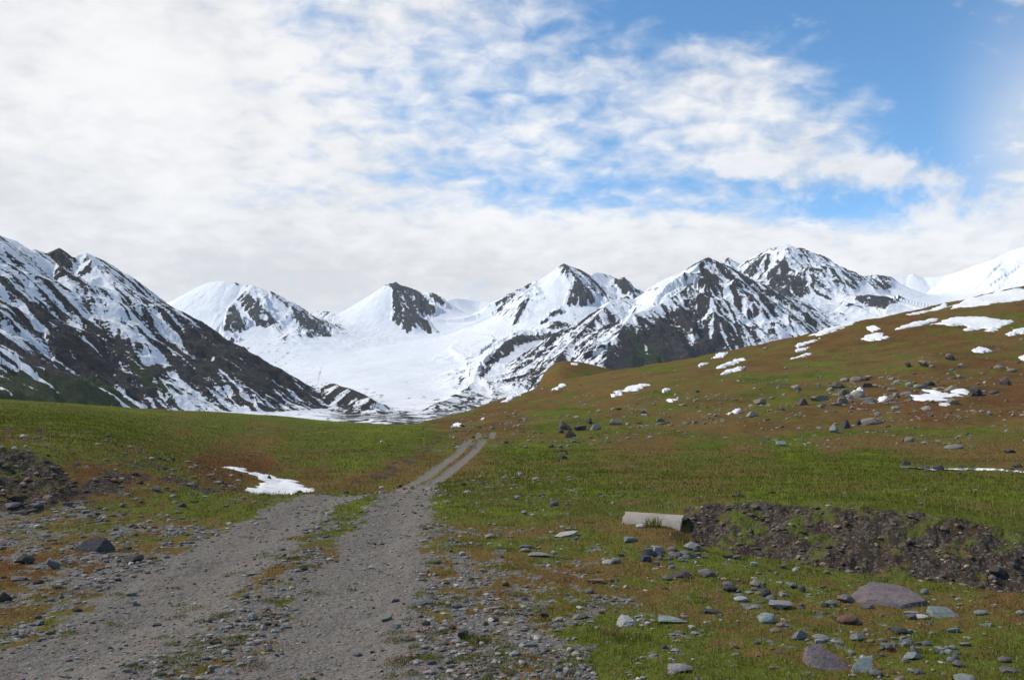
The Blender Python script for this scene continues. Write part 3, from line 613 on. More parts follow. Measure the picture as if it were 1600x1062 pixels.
def build_mountains():
    uu = np.concatenate([np.linspace(-.9, -.62, 90, endpoint=False), np.linspace(-.62, .62, 1500, endpoint=False), np.linspace(.62, .9, 91)])
    dd = np.concatenate([np.exp(np.linspace(math.log(950), math.log(1700), 60, endpoint=False)), np.exp(np.linspace(math.log(1700), math.log(8200), 1000, endpoint=False)), np.linspace(8200, 9600, 30)])
    U, D = np.meshgrid(uu, dd)
    x = (U * D).ravel(); y = D.ravel(); px = CX + F * x / y
    n = len(x)
    zb = base_z(x, y)
    H = zb.copy(); ID = np.zeros(n, np.int32); FT = x.copy(); FD = y.copy()
    names = ['base'] + list(RIDGES)
    warp = 40 * fbm(x / 420, y / 420, 3, 71); warp2 = 9 * fbm(x / 70, y / 70, 3, 72)
    iso = fbm(x / 220, y / 220, 5, 73)
    for mi, nm in enumerate(names[1:], 1):
        pts = [fract_line(r['p'], 100 + mi * 10 + k, .25 if nm in ('dome', 'wall') else 2.2 if nm == 'left' else 1.4) for k, r in enumerate(RIDGES[nm])]
        allp = np.concatenate(pts); ucol = allp[:, 0] / allp[:, 1]
        sel = np.where((x > allp[:, 0].min() - 2700) & (x < allp[:, 0].max() + 2700) & (y > allp[:, 1].min() - 2700) & (y < allp[:, 1].max() + 1500))[0]
        sx, sy = x[sel].astype(np.float32), y[sel].astype(np.float32)
        best = np.full(len(sel), -1e9, np.float32); bt = np.zeros(len(sel), np.float32); bd = np.zeros(len(sel), np.float32)
        for k, (r, P) in enumerate(zip(RIDGES[nm], pts)):
            acc = 5000.0 * k
            for c0 in range(0, len(P) - 1, 5):
                Q = P[c0:c0 + 6]
                reach = max(150, min(2700, (Q[:, 2].max() + 260) / .38))
                w = np.where((sx > Q[:, 0].min() - reach) & (sx < Q[:, 0].max() + reach) & (sy > Q[:, 1].min() - reach) & (sy < Q[:, 1].max() + min(reach, 1500)))[0]
                ax, ay = sx[w], sy[w]; rb = best[w]; rt = bt[w]; rd = bd[w]
                for qi, (p, q) in enumerate(zip(Q[:-1], Q[1:])):
                    ex, ey = float(q[0] - p[0]), float(q[1] - p[1]); L = math.hypot(ex, ey) + 1e-6
                    p0, p1 = float(p[0]), float(p[1])
                    tr = ((ax - p0) * ex + (ay - p1) * ey) / (L * L)
                    t = np.clip(tr, 0, 1)
                    dist = np.hypot(ax - p0 - t * ex, ay - p1 - t * ey)
                    lefts = ex * (ay - p1) - ey * (ax - p0) > 0
                    sl_ = np.where(lefts, np.float32(r['sL']), np.float32(r['sR']))
                    if c0 + qi == 0 or c0 + qi == len(P) - 2:
                        over = np.maximum(-tr, 0) if c0 + qi == 0 else np.maximum(tr - 1, 0)
                        if c0 + qi == 0 and len(P) == 2: over = np.maximum(over, tr - 1)
                        sl_ = sl_ * (1 + 1.2 * np.clip(over * L / (dist + 1e-3), 0, 1))
                    h = float(p[2]) + t * float(q[2] - p[2]) - sl_ * dist / (1 + dist / (r['D'] * 4.0))
                    m = h > rb
                    rb = np.where(m, h, rb); rt = np.where(m, acc + t * L + np.where(lefts, 0, 2500.), rt); rd = np.where(m, dist, rd)
                    acc += L
                best[w] = rb
                if not r.get('sub'): bt[w] = rt; bd[w] = rd
        ok = best > H[sel] - 260
        sel = sel[ok]; best = best[ok].astype(float); bt = bt[ok].astype(float); bd = bd[ok].astype(float); sx = x[sel]; sy = y[sel]
        rough = {'dome': 1.0, 'wall': .6, 'left': .62}.get(nm, 1.0)
        s0 = survey(nm, CX + F * sx / sy, HZ - F * (best - EYE) / sy)
        rough = rough * (.22 + .78 * sstep(.65, .15, s0))
        w = warp[sel]; w2 = warp2[sel]
        tt = bt + 1.6 * w * np.clip(bd / 120, 0, 1) + w2
        amp = np.clip(bd / 260, 0, 1)
        gul = 34 * ridged(tt / 190, bd / 1500, 2, 81 + mi) + 17 * ridged(tt / 75, bd / 620, 2, 91 + mi) + 7 * ridged(tt / 30, bd / 200, 2, 95 + mi)
        best = best + rough * (amp * gul * 1.25 + np.clip(bd / 120, 0, 1) * 38 * iso[sel] + np.clip(bd / 200, 0, 1) * 34 * (ridged(sx / 330 + mi, sy / 330, 3, 98) - .45) + np.clip(bd / 50, .30, 1) * 12 * (ridged(sx / 55, sy / 55, 3, 99) - .35))
        kk = np.where(s0 > .25, 190.0, 70.0) * (.4 if nm in ('left', 'rib') else 1.0)
        hh = np.clip(1 - np.abs(best - H[sel]) / kk, 0, 1)
        up = best > H[sel]
        Hn = np.maximum(best, H[sel]) + hh * hh * kk * .25
        H[sel] = Hn
        ii = sel[up]
        ID[ii] = mi; FT[ii] = (bt + w2)[up]; FD[ii] = bd[up]
    py = HZ - F * (H - EYE) / y
    LA, LB, CV = streaks(x, y, H, uu, dd)
    S = np.zeros(n); R = np.zeros(n); 
    for mi, nm in enumerate(names):
        sel = np.where(ID == mi)[0]
        s = survey(nm, px[sel], py[sel])
        br = {'dome': .3, 'wall': .6, 'base': .35}.get(nm, 1.0)
        if nm == 'left': br = 1.1; s = s + .09 * sstep(600, 480, py[sel]) - .05
        S[sel] = s + br * ((.21 if nm == 'left' else .11) * LA[sel] + .13 * LB[sel] + np.clip(CV[sel] * .014, -.26, .22))
    G = np.zeros(n)
    for k, poly in enumerate(GREEN):
        near = (ID == 1) if k < 2 else (ID == names.index('pyramid'))
        G = np.where(near, np.maximum(G, sstep(-9, 9, poly_sd(px, py, poly) + 8 * fbm(px / 30, py / 12, 3, 44))), G)
    low = np.zeros(n)
    V = np.stack([x, y, H], -1); Fc = grid_faces(len(dd), len(uu))
    flow = np.stack([FT, FD, ID * 300.0], -1)
    attrs = dict(snow=S, green=G, flow=flow)
    fid = ID[Fc[:, 0]]
    for mi, nm in enumerate(names):
        sel = fid == mi
        if sel.any():
            o = obj(MLABEL[nm][0], sub_mesh(MLABEL[nm][0], V, Fc, sel, attrs, MM), MLABEL[nm][1], kind='structure')

def mountain_material():
    m, nt, b = new_mat('rock_and_snow'); q = NB(nt)
    fl = q.attr('flow', 'Vector'); S = q.attr('snow'); G = q.attr('green'); P = q.pos()
    a = q.noise(q.vmul(fl, (1 / 30, 1 / 120, .1)), 1.0, 6, .7, .4)
    c = q.noise(q.vmul(P, (1 / 42, 1 / 42, 1 / 34)), 1.0, 6, .72)
    f = q.noise(q.vmul(P, (1 / 11, 1 / 11, 1 / 9)), 1.0, 3, .65)
    v = q.m('ADD', S, q.m('ADD', q.m('MULTIPLY', q.m('SUBTRACT', a, .5), .35), q.m('ADD', q.m('MULTIPLY', q.m('SUBTRACT', c, .5), 1.05), q.m('MULTIPLY', q.m('SUBTRACT', f, .5), .75))))
    mask = q.ss(v, -.035, .055)
    rn = q.noise(q.vmul(P, (1 / 25, 1 / 25, 1 / 18)), 1.0, 6, .7)
    rock = q.mix(rn, (.012, .012, .013), (.070, .063, .060))
    rock = q.mix(q.m('MULTIPLY', q.ss(c, .45, .7), .6), rock, (.060, .047, .041))
    gr = q.mix(rn, (.020, .030, .010), (.050, .066, .022))
    rock = q.mix(q.ss(q.m('ADD', G, q.m('MULTIPLY', q.m('SUBTRACT', c, .5), 1.0)), .35, .75), rock, gr)
    sn = q.mix(q.noise(q.vmul(P, (1 / 300, 1 / 300, 1 / 200)), 1.0, 5, .6), (.73, .74, .76), (.62, .635, .665))
    col = q.mix(mask, rock, sn)
    nt.links.new(col, b.inputs['Base Color']); b.inputs['Roughness'].default_value = .9
    b.inputs['Specular IOR Level'].default_value = .1
    hr = q.m('ADD', q.m('MULTIPLY', rn, q.m('SUBTRACT', 1.2, mask)), q.m('MULTIPLY', mask, .35))
    nt.links.new(q.bump(hr, 1.0, 18), b.inputs['Normal'])
    return m
MM = mountain_material()
build_mountains(); lap('mountains')

# ================================================================== THINGS ON THE GROUND
def jit(c, a=.015):
    k = random.uniform(.85, 1.15); return tuple(max(0.01, v * k + random.uniform(-a, a) * .3) for v in c)

def stone_material():
    m, nt, b = new_mat('stone'); q = NB(nt)
    oi = nt.nodes.new('ShaderNodeObjectInfo'); tc = nt.nodes.new('ShaderNodeTexCoord').outputs['Object']
    ad = nt.nodes.new('ShaderNodeVectorMath'); ad.operation = 'ADD'; nt.links.new(tc, ad.inputs[0]); nt.links.new(oi.outputs['Random'], ad.inputs[1])
    P = q.pos()
    n = q.noise(ad.outputs[0], 5, 7, .7); f = q.noise(ad.outputs[0], 22, 4, .7)
    c = q.mix(q.ss(n, .3, .7), q.mix(.45, oi.outputs['Color'], (.02, .02, .02)), oi.outputs['Color'])
    c = q.mix(q.m('MULTIPLY', q.ss(f, .56, .7), .5), c, q.mix(.4, oi.outputs['Color'], (.35, .34, .31)))
    c = q.mix(q.m('MULTIPLY', q.ss(q.noise(ad.outputs[0], 2.6, 5, .6), .6, .68), .35), c, (.10, .09, .055))
    nt.links.new(c, b.inputs['Base Color']); b.inputs['Roughness'].default_value = .85; b.inputs['Specular IOR Level'].default_value = .2
    nt.links.new(q.bump(q.m('ADD', n, q.m('MULTIPLY', f, .5)), .55, .12), b.inputs['Normal'])
    return m
SM = stone_material()

def ico(sub):
    bm = bmesh.new(); bmesh.ops.create_icosphere(bm, subdivisions=sub, radius=1)
    bm.verts.ensure_lookup_table()
    V = np.array([v.co[:] for v in bm.verts]); Fc = np.array([[v.index for v in f.verts] for f in bm.faces]); bm.free()
    return V, Fc
ICO = {k: ico(k) for k in (1, 2, 3, 4)}

def rock_shape(seed, sub=3, cuts=9, flat=1.0, rough=.05, rnd=.62):
    r = np.random.default_rng(seed); V, Fc = ICO[sub]; V = V.copy()
    for k in range(cuts):
        n = r.normal(size=3); n /= np.linalg.norm(n); o = r.uniform(rnd - .14, rnd + .18)
        h = V @ n - o; V = V - np.maximum(h, 0)[:, None] * n * .97
    if flat < 1: 
        t = r.uniform(.3, .5); V[:, 2] = np.minimum(V[:, 2], t + .12 * V[:, 0] * r.normal())
    d = fbm(V[:, 0] * 1.8 + seed, V[:, 1] * 1.8 + V[:, 2] * 1.3, 4, seed)
    V = V * (1 + rough * 2.2 * d)[:, None]
    V -= (V.max(0) + V.min(0)) / 2; V /= (V.max(0) - V.min(0))
    return V, Fc

def stone_mesh(name, seed, **k):
    V, Fc = rock_shape(seed, **k); me = make_mesh(name, V, Fc, None, SM)
    me.set_sharp_from_angle(angle=math.radians(28)); return me
ANG = [stone_mesh('angular_stone', 200 + i, sub=4 if i < 4 else 3, cuts=10 + i % 5, rough=.035, rnd=.5) for i in range(10)]
SLAB = [stone_mesh('flat_stone', 300 + i, sub=3, cuts=9, flat=.5, rough=.035, rnd=.55) for i in range(5)]
RND = [stone_mesh('rounded_stone', 400 + i, sub=3, cuts=5, rough=.07, rnd=.86) for i in range(5)]
SETS = {'a': ANG, 's': SLAB, 'r': RND}
C = {'slate': (.070, .068, .070), 'dark': (.085, .070, .062), 'grey': (.17, .165, .16), 'lgrey': (.28, .275, .26), 'white': (.52, .50, .47), 'teal': (.205, .235, .215), 'pteal': (.28, .32, .29),
     'mauve': (.185, .150, .150), 'tan': (.25, .21, .165), 'red': (.20, .105, .075), 'blue': (.18, .19, .19), 'brown': (.105, .085, .068), 'lich': (.24, .22, .175)}

def place_stone(name, cat, label, px, py, w, h, col, kind='a', group=None, embed=.34, depth=None, tilt=0.0, rz=None, idx=None, dist=None):
    x, d, z = hit(px, py)
    W, Hh = w * d / F, h * d / F
    # a low stone seen from eye height also shows its top: split the seen height between the two
    dn = depth if depth is not None else random.uniform(.6, .95)
    graze = min(.35, max(.0, (EYE - z) / d))
    Hh = max(Hh - graze * W * dn * .55, Hh * .5)
    me = random.choice(SETS[kind]) if idx is None else SETS[kind][idx]
    o = bpy.data.objects.new(name, me); COL.objects.link(o)
    o.scale = (W, W * dn, Hh / (1 - embed))
    o.location = (x, d + W * dn * .4, z + Hh * .5 - Hh * embed * .6 )
    yy = d + W * dn * .4
    zg = float(ground_z(np.array([x]), np.array([yy]))[0])
    o.location[2] = zg + Hh / (1 - embed) * (.5 - embed)
    o.rotation_euler = (random.uniform(-.1, .1) , tilt + random.uniform(-.08, .08), random.uniform(-.4, .4) if rz is None else rz)
    o.color = (*jit(C[col]), 1)
    o['label'] = label; o['category'] = cat
    if group: o['group'] = group
    return o

STONES = [  # column, row of the foot, width, height, colour, shape, label
 (142,863,57,19,'slate','a','largest dark slate boulder on the gravel left of the wheel tracks'),
 (36,882,27,17,'dark','a','pointed dark brown stone near the left edge of the gravel'),
 (203,881,33,14,'dark','a','dark block-shaped stone between slate boulder and left wheel track'),
 (80,891,22,17,'grey','a','tilted grey pointed stone beside the orange grass patch'),
 (23,907,30,8,'mauve','s','flat mauve slab lying on orange grass near the left edge'),
 (57,911,16,9,'slate','r','small blue-grey stone beside the flat mauve slab'),
 (4,942,20,17,'dark','a','dark brown block cut off by the left edge of the photo'),
 (104,880,19,6,'grey','s','thin flat grey stone right of the tilted pointed stone'),
 (88,921,16,7,'mauve','s','small pale mauve stone on the mossy gravel at left'),
 (60,975,14,9,'blue','a','small slate-blue stone alone on moss in the left foreground'),
 (203,929,16,6,'teal','s','flat teal stone lying on top of a pale stone'),
 (205,939,18,8,'lgrey','s','pale stone under the flat teal stone'),
 (244,966,14,5,'slate','s','thin dark flat stone lying in the left wheel track'),
 (394,969,16,13,'lgrey','r','egg-shaped pale grey stone standing on the strip between the tracks'),
 (383,934,12,6,'slate','r','dark stone sitting on a whitish one between the tracks'),
 (384,942,13,6,'lgrey','s','whitish stone beneath the dark one between the tracks'),
 (330,972,14,9,'slate','a','small dark stone beside a pale one on the strip between the tracks'),
 (331,1006,13,8,'slate','a','dark angular stone on moss in the strip between the tracks'),
 (355,1034,20,6,'tan','s','flat reddish tan stone at the foot of the middle strip'),
 (655,947,36,11,'blue','a','long blue-grey pointed stone at the right edge of the right track'),
 (602,964,19,7,'teal','s','flat teal stone lying in the right wheel track'),
 (618,978,16,9,'teal','s','teal stone with dark underside in the right wheel track'),
 (617,936,14,6,'mauve','s','small pinkish flat stone at the edge of the right track'),
 (722,1000,17,15,'dark','a','left one of the dark stone pair beside a grass tuft'),
 (735,999,14,12,'mauve','r','right one of the dark stone pair beside a grass tuft'),
 (446,978,16,8,'lgrey','s','small pale teal flat stone in the strip at centre'),
 (558,1018,13,7,'grey','r','small grey stone low in the right wheel track'),
 (580,882,10,5,'white','s','tiny whitish stone in the middle of the right track'),
 (713,951,16,9,'mauve','r','mauve-grey rounded stone beside orange grass right of the track'),
 (764,840,17,7,'lgrey','a','pale grey stone alone in the grass right of the track'),
 (886,838,40,8,'white','s','long flat white stone in the green grass'),
 (1002,824,15,7,'white','r','white stone in front of the concrete pipe'),
 (985,847,24,9,'teal','s','tilted teal slab in the grass below the concrete pipe'),
 (823,856,25,6,'mauve','s','flat mauve stone at the top of a small stone group in grass'),
 (821,862,16,7,'lgrey','r','pale round stone in the small stone group in grass'),
 (842,869,38,7,'lgrey','s','long flat pale slab at the front of the small stone group'),
 (1083,860,27,14,'lgrey','a','pale grey block at the end of the stone heap'),
 (950,883,18,8,'white','r','whitish stone touching a green one in the grass'),
 (963,881,17,10,'teal','r','green-grey rounded stone touching a whitish one in the grass'),
 (931,912,25,8,'tan','a','tan stone on brown grass below the white and green pair'),
 (922,927,14,8,'tan','r','small tan round stone on brown grass beside gravel'),
 (907,967,31,11,'tan','a','tan brick-like stone at the gravel edge in the centre'),
 (849,964,16,9,'dark','a','small dark stone left of the tan brick-like stone'),
 (981,977,34,18,'white','a','whitish angular rock with a crumbly top'),
 (1049,975,47,10,'pteal','s','long flat pale green stone right of the whitish angular rock'),
 (1115,959,32,7,'slate','s','dark thin slab in the grass at centre right'),
 (1067,903,32,13,'dark','a','dark rock behind the tan and grey stones at centre right'),
 (1043,906,16,9,'grey','a','small grey rock left of the dark rock'),
 (1105,901,30,14,'mauve','a','mauve-grey wedge rock right of the dark rock'),
 (1142,923,25,10,'slate','r','smooth dark grey stone at the left of the stone cluster'),
 (1159,938,22,10,'white','r','white rounded stone in the stone cluster'),
 (1183,917,19,14,'tan','a','tan upright stone at the top of the stone cluster'),
 (1198,931,17,15,'slate','r','dark rounded stone right of the white one in the cluster'),
 (1170,948,26,8,'grey','s','grey flat stone at the foot of the cluster'),
 (1201,974,30,19,'pteal','r','big egg-shaped pale green-grey stone'),
 (1065,1052,41,17,'lgrey','a','large pale rock at the bottom centre right of the photo'),
 (1252,1001,29,17,'blue','a','blue-grey faceted rock left of the mauve slab'),
 (1223,950,38,14,'lgrey','a','mottled whitish rock in the stone cluster'),
 (1207,938,20,13,'grey','a','grey rock behind the mottled whitish rock'),
 (1325,943,27,16,'mauve','a','mauve rock leaning at the left end of the big mauve boulder'),
 (1301,947,19,11,'teal','r','teal stone left of the leaning mauve rock'),
 (1410,951,118,30,'mauve','a','biggest rock in the foreground, broad low mauve boulder'),
 (1447,929,15,10,'teal','r','small teal stone behind the top of the big mauve boulder'),
 (1356,952,22,8,'mauve','s','thin mauve plates stacked at the foot of the big mauve boulder'),
 (1328,974,33,16,'red','r','reddish-brown rounded stone in the grass'),
 (1481,964,48,15,'teal','s','layered teal block right of the big mauve boulder'),
 (1426,962,26,10,'pteal','s','pale teal stone beside a white stone in front of the boulder'),
 (1442,967,24,9,'white','r','white stone beside a pale teal one in front of the boulder'),
 (1535,961,20,9,'teal','r','teal rounded stone alone right of the layered block'),
 (1597,962,14,8,'pteal','r','pale teal stone cut by the right edge of the photo'),
 (1298,1043,66,38,'mauve','s','big tilted mauve slab with a sloping smooth face'),
 (1351,1048,40,26,'pteal','a','pale green triangular plate beside the tilted mauve slab'),
 (1343,1002,28,14,'teal','a','teal angular stone behind the tilted mauve slab'),
 (1287,1002,27,11,'lgrey','r','pale grey stone between the blue-grey rock and the teal stone'),
 (1412,990,30,13,'slate','a','dark slab behind the heap of small stones at lower right'),
 (1391,1018,26,16,'blue','a','dark grey angular stone at the left of the lower heap'),
 (1428,1030,27,12,'pteal','a','pale teal stone in front of the lower heap'),
 (1500,1043,21,13,'mauve','a','dark mauve stone at the right of the rounded pebbles'),
 (1573,1034,20,11,'mauve','r','mauve stone in the grass near the right edge'),
 (1583,1051,31,9,'mauve','s','flat mauve slab low at the right edge'),
 (1371,1055,21,13,'grey','r','grey rounded stone at the bottom below the green plate'),
 (1513,1066,32,14,'pteal','r','pale teal stone touching the bottom of the photo'),
 (1435,1054,20,10,'blue','a','small blue-grey stone at the bottom right'),
 (1545,978,18,7,'lgrey','s','small pale flat stone in the grass below the teal rounded stone'),
 (1490,988,24,8,'teal','s','thin teal stone in the grass below the layered block'),
 (1510,1007,20,6,'lgrey','s','thin pale stone in the grass above the rounded pebbles'),
 (1225,887,12,7,'teal','s','small green stone in the grass near the ditch'),
 (1180,884,14,6,'pteal','s','small pale green stone on grass before the ditch'),
 (1137,873,18,7,'slate','s','dark flat stone on grass by the ditch'),
 (1152,876,14,7,'grey','s','grey stone tilted on grass by the ditch'),
 (1240,918,22,10,'lgrey','a','pale stone above the mottled whitish rock'),
 (1255,924,12,11,'slate','a','small dark upright stone right of the cluster'),
 (1290,948,12,8,'slate','r','small dark stone beside the teal stone'),
 (1562,905,26,18,'dark','a','dark rock at the foot of the earth bank by the right edge'),
 (1587,893,16,12,'mauve','a','mauve-grey rock in the earth bank by the right edge'),
 (60,640+35,14,7,'dark','a','dark stone on the green meadow in the upper left'),
 (35,683,11,7,'white','r','white rounded stone on the left grassy mound'),
 (244,768,16,7,'mauve','s','flat pinkish stone on the brown slope of the left mound'),
 (216,756,13,6,'dark','a','dark stone on the brown slope of the left mound'),
 (282,793,17,7,'dark','a','dark flat stone in the green grass beside the left track'),
 (190,792,12,8,'tan','a','tan stone at the foot of the left mound'),
 (160,812,13,7,'lgrey','r','pale round stone below the left mound'),
 (132,806,17,5,'lgrey','s','pale thin slab below the left mound'),
 (420,750,7,8,'dark','a','small dark stone lying on the snow patch by the road'),
 (1155,776,22,8,'dark','a','dark long rock on the green meadow edge above the ditch'),
 (1207,771,11,5,'dark','a','smaller dark rock right of the long one above the ditch'),
 (597,693,7,5,'white','a','small white stone on the green meadow left of the road'),
 (751,758,13,5,'dark','a','dark flat stone right of the road in the grass'),
 (812,741,7,5,'lgrey','a','small pale stone in the yellow-green grass'),
 (866,791,14,9,'mauve','r','mauve-grey stone in the green grass behind the white slab'),
]
BOULD = [
 (884,670,22,17,'brown','a','big squarish grey boulder at the foot of the hill beside the road'),
 (907,667,20,8,'brown','s','flat grey boulder right of the squarish one'),
 (921,661,9,10,'dark','a','small black rock between two grey boulders'),
 (931,672,19,11,'lich','a','streaked grey boulder right of the squarish one'),
 (891,681,19,12,'dark','a','dark boulder below the squarish grey one'),
 (877,677,11,6,'dark','a','small dark rock at the top of the stone strip'),
 (964,661,22,9,'lich','s','flat grey boulder uphill of the boulder group'),
 (815,664,15,5,'lich','s','low grey boulder above the end of the road'),
 (1306,675,16,14,'lgrey','a','left half of a boulder on the lower hill, coloured pale as its sunlit side'),  # one boulder: sunlit and shaded sides painted as a pale and a dark stone
 (1321,668,17,15,'dark','a','right half of a boulder on the lower hill, coloured dark as its shaded side'),
 (1345,662,13,10,'dark','a','dark rock right of the boulder with painted lit and shaded halves'),
 (1365,663,32,12,'lich','a','wide grey boulder right of the boulder with painted lit and shaded halves'),
 (1254,632,17,11,'dark','a','dark rounded boulder alone on the middle of the hill'),
 (1246,611,19,8,'lich','a','grey boulder above the dark rounded boulder'),
 (1311,602,22,10,'brown','a','slanting dark boulder above the boulder field'),
 (1188,629,21,10,'lich','a','grey boulder on the green band of the hill'),
 (1177,650,21,9,'lich','a','grey boulder pair at the lower left of the hill'),
 (1356,608,17,7,'dark','s','dark flat boulder at the top of the boulder field'),
 (1422,608,13,8,'lich','a','grey boulder left of the large hill snow patch'),
 (1532,619,23,15,'slate','a','black pyramid-shaped boulder right of the large hill snow patch'),
 (1574,603,18,13,'dark','a','dark boulder near the right edge of the hill'),
 (1452,638,20,9,'tan','a','tan boulder below the large hill snow patch'),
 (1423,692,15,9,'tan','r','tan rounded boulder low on the yellowish slope'),
 (1495,699,30,8,'lich','r','long low grey boulder above the stream'),
 (1417,727,15,8,'dark','a','dark rock at the corner of the green terrace'),
 (1582,708,20,7,'dark','a','dark rock on the slope above the stream'),
 (1222,697,17,8,'lgrey','s','pale slanting rock at the edge of the green meadow'),
 (1447,575,22,9,'lich','a','grey boulder high on the hill below the snow patches'),
 (1422,575,15,8,'brown','a','brown boulder left of the high grey boulder'),
 (1284,626,28,9,'lich','s','long flat grey boulder left of the boulder field'),
 (1564,574,15,6,'tan','r','tan boulder high near the right edge'),
 (1583,580,15,6,'tan','r','lower tan boulder high near the right edge'),
 (1343,622,24,12,'lich','a','large grey boulder below the small snow patch'),
 (1361,627,18,8,'brown','a','brown boulder right of the large grey one'),
 (1487,563,16,9,'dark','a','dark boulder above the row of rocks at right'),
 (1298,609,16,7,'lich','a','grey rock left of the slanting dark boulder'),
 (1455,600,18,8,'brown','a','brown rock at the top of the large hill snow patch'),
 (1505,574,14,7,'lich','a','grey rock right of the high grey boulder'),
]
for (a, b, w, h, c, k, lab) in STONES: place_stone('stone', 'stone', lab, a, b, w, h, c, k, group='stones lying on the ground', idx={'biggest rock': 0, 'largest dark': 1}.get(lab[:12]), embed=.2)
for (a, b, w, h, c, k, lab) in BOULD: place_stone('boulder', 'boulder', lab, a, b, w, h, c, k, group='boulders on the hillside')

def hull_rock(old_label, pts, seed, rough=.03, levels=4):
    """replace one stone's mesh by a hull through given corner points (unit box, z up)"""
    o = next(o for o in COL.objects if o.get('label') == old_label)
    bm = bmesh.new()
    for p in pts: bm.verts.new(p)
    bmesh.ops.convex_hull(bm, input=bm.verts)
    bmesh.ops.triangulate(bm, faces=bm.faces)
    bmesh.ops.bevel(bm, geom=bm.edges[:], offset=.012, segments=1, affect='EDGES')
    for k in range(levels):
        bmesh.ops.subdivide_edges(bm, edges=[e for e in bm.edges if e.calc_length() > .07], cuts=1, use_grid_fill=True)
        bmesh.ops.triangulate(bm, faces=bm.faces)
    V = np.array([v.co[:] for v in bm.verts])
    d = rough * fbm(V[:, 0] * 3 + seed, V[:, 1] * 3 + V[:, 2] * 2.3, 5, seed, .6) + rough * .5 * np.round(3 * noise(V[:, 2] * 7 + V[:, 0] * 1.5, V[:, 1] * 2, seed)) / 3
    bm.normal_update()
    for v, a in zip(bm.verts, d): v.co += v.normal * float(a)
    me = bpy.data.meshes.new('shaped_stone'); bm.to_mesh(me); bm.free(); me.materials.append(SM)
    me.polygons.foreach_set('use_smooth', np.ones(len(me.polygons), bool)); me.set_sharp_from_angle(angle=math.radians(22))
    o.data = me; return o

o = hull_rock('biggest rock in the foreground, broad low mauve boulder', [(-.5,.1,-.25),(-.46,-.1,-.2),(-.38,.3,.15),(-.1,.5,.5),(.12,.42,.46),(.28,.3,.36),(.36,.1,.22),(.5,-.1,-.5),(.46,.2,-.5),(.02,-.42,.0),(-.14,-.5,-.5),(.10,-.47,-.5),(.42,-.36,-.5),(-.36,-.34,-.5),(.34,-.30,.10),(-.3,.5,-.5),(.3,.5,-.5),(-.34,-.16,.06)], 3, .035)
o.scale = (.78, .58, .215); o.rotation_euler = (0, 0, 0); o.location[2] -= .0
o = hull_rock('big tilted mauve slab with a sloping smooth face', [(-.5,-.1,-.35),(-.46,.0,.2),(-.36,.2,.46),(-.08,.24,.5),(.02,.1,.34),(.3,-.1,-.02),(.5,-.3,-.36),(.44,-.36,-.5),(.36,-.44,-.5),(-.3,-.5,-.3),(-.1,-.5,-.42),(-.5,.3,-.5),(.4,.3,-.5),(-.4,.4,.2),(.0,.4,.2)], 5, .02)
o.scale = (.33, .26, .17); o.rotation_euler = (0, 0, 0)
o = hull_rock('pale green triangular plate beside the tilted mauve slab', [(-.5,-.2,-.5),(-.28,.02,.08),(.0,.2,.34),(.5,.3,.5),(.36,-.1,-.12),(.28,-.2,-.4),(-.1,-.35,-.5),(.3,.2,-.5),(-.4,.1,-.5)], 6, .015)
o.scale = (.21, .17, .14); o.rotation_euler = (0, 0, 0)
o = hull_rock('largest dark slate boulder on the gravel left of the wheel tracks', [(-.5,-.1,-.5),(-.48,-.2,-.05),(-.3,-.1,.3),(.0,.1,.5),(.24,.1,.42),(.5,.1,-.1),(.46,-.2,-.5),(.1,-.5,-.4),(-.3,-.5,-.5),(-.3,.5,-.2),(.3,.5,-.2),(.2,-.4,.05)], 8, .03)
o.scale = (.50, .34, .26); o.rotation_euler = (0, 0, 0)
o = hull_rock('layered teal block right of the big mauve boulder', [(-.5,-.3,-.3),(-.44,-.2,.3),(-.3,.4,.5),(.3,.4,.5),(.36,.0,.3),(.5,-.2,-.1),(.36,-.5,-.3),(-.3,-.5,-.3),(-.4,.4,-.5),(.4,.4,-.5),(.3,-.4,-.5),(-.3,-.4,-.5)], 9, .03)
o = hull_rock('whitish angular rock with a crumbly top', [(-.5,-.2,-.5),(-.44,.0,.1),(-.26,.1,.5),(.1,.1,.42),(.34,-.1,.05),(.5,-.2,-.3),(.2,-.5,-.5),(-.1,-.4,.02),(-.3,-.5,-.5),(-.3,.4,-.4),(.4,.4,-.4)], 10, .05)

def scatter(n, zone, name, cat, label, group, cols, wr, shapes='asr', flat=(.26, .5), emb=.36):
    k = 0; tries = 0
    while k < n and tries < n * 8:
        tries += 1
        a, b = random.gauss(zone[0], zone[2]), random.gauss(zone[1], zone[3])
        if zone[4:] and not (zone[4] <= a <= zone[5] and zone[6] <= b <= zone[7]): continue
        w = wr[0] * (wr[1] / wr[0]) ** (random.random() ** 1.7)
        place_stone(name, cat, label, a, b, w, w * random.uniform(*flat), random.choice(cols), random.choice(shapes), group, embed=emb)
        k += 1
HB = 'boulders on the hillside'
hc = ['lich', 'lich', 'brown', 'lich', 'grey', 'tan', 'lich']
scatter(70, (1385, 618, 60, 22, 1260, 1520, 570, 670), 'boulder', 'boulder', 'small rock packed into the boulder field around the hill snow patches', HB, hc, (6, 21))
scatter(45, (1520, 605, 60, 30, 1440, 1640, 550, 680), 'boulder', 'boulder', 'small rock strewn on the red-brown slope at the far right', HB, hc, (5, 17))
scatter(45, (1000, 655, 70, 14, 860, 1160, 615, 688), 'boulder', 'boulder', 'small rock in the belt of stones along the foot of the hill', HB, hc, (4, 13))
scatter(35, (1180, 640, 60, 25, 1060, 1300, 580, 690), 'boulder', 'boulder', 'small rock scattered over the green and brown middle of the hill', HB, hc, (4, 11))
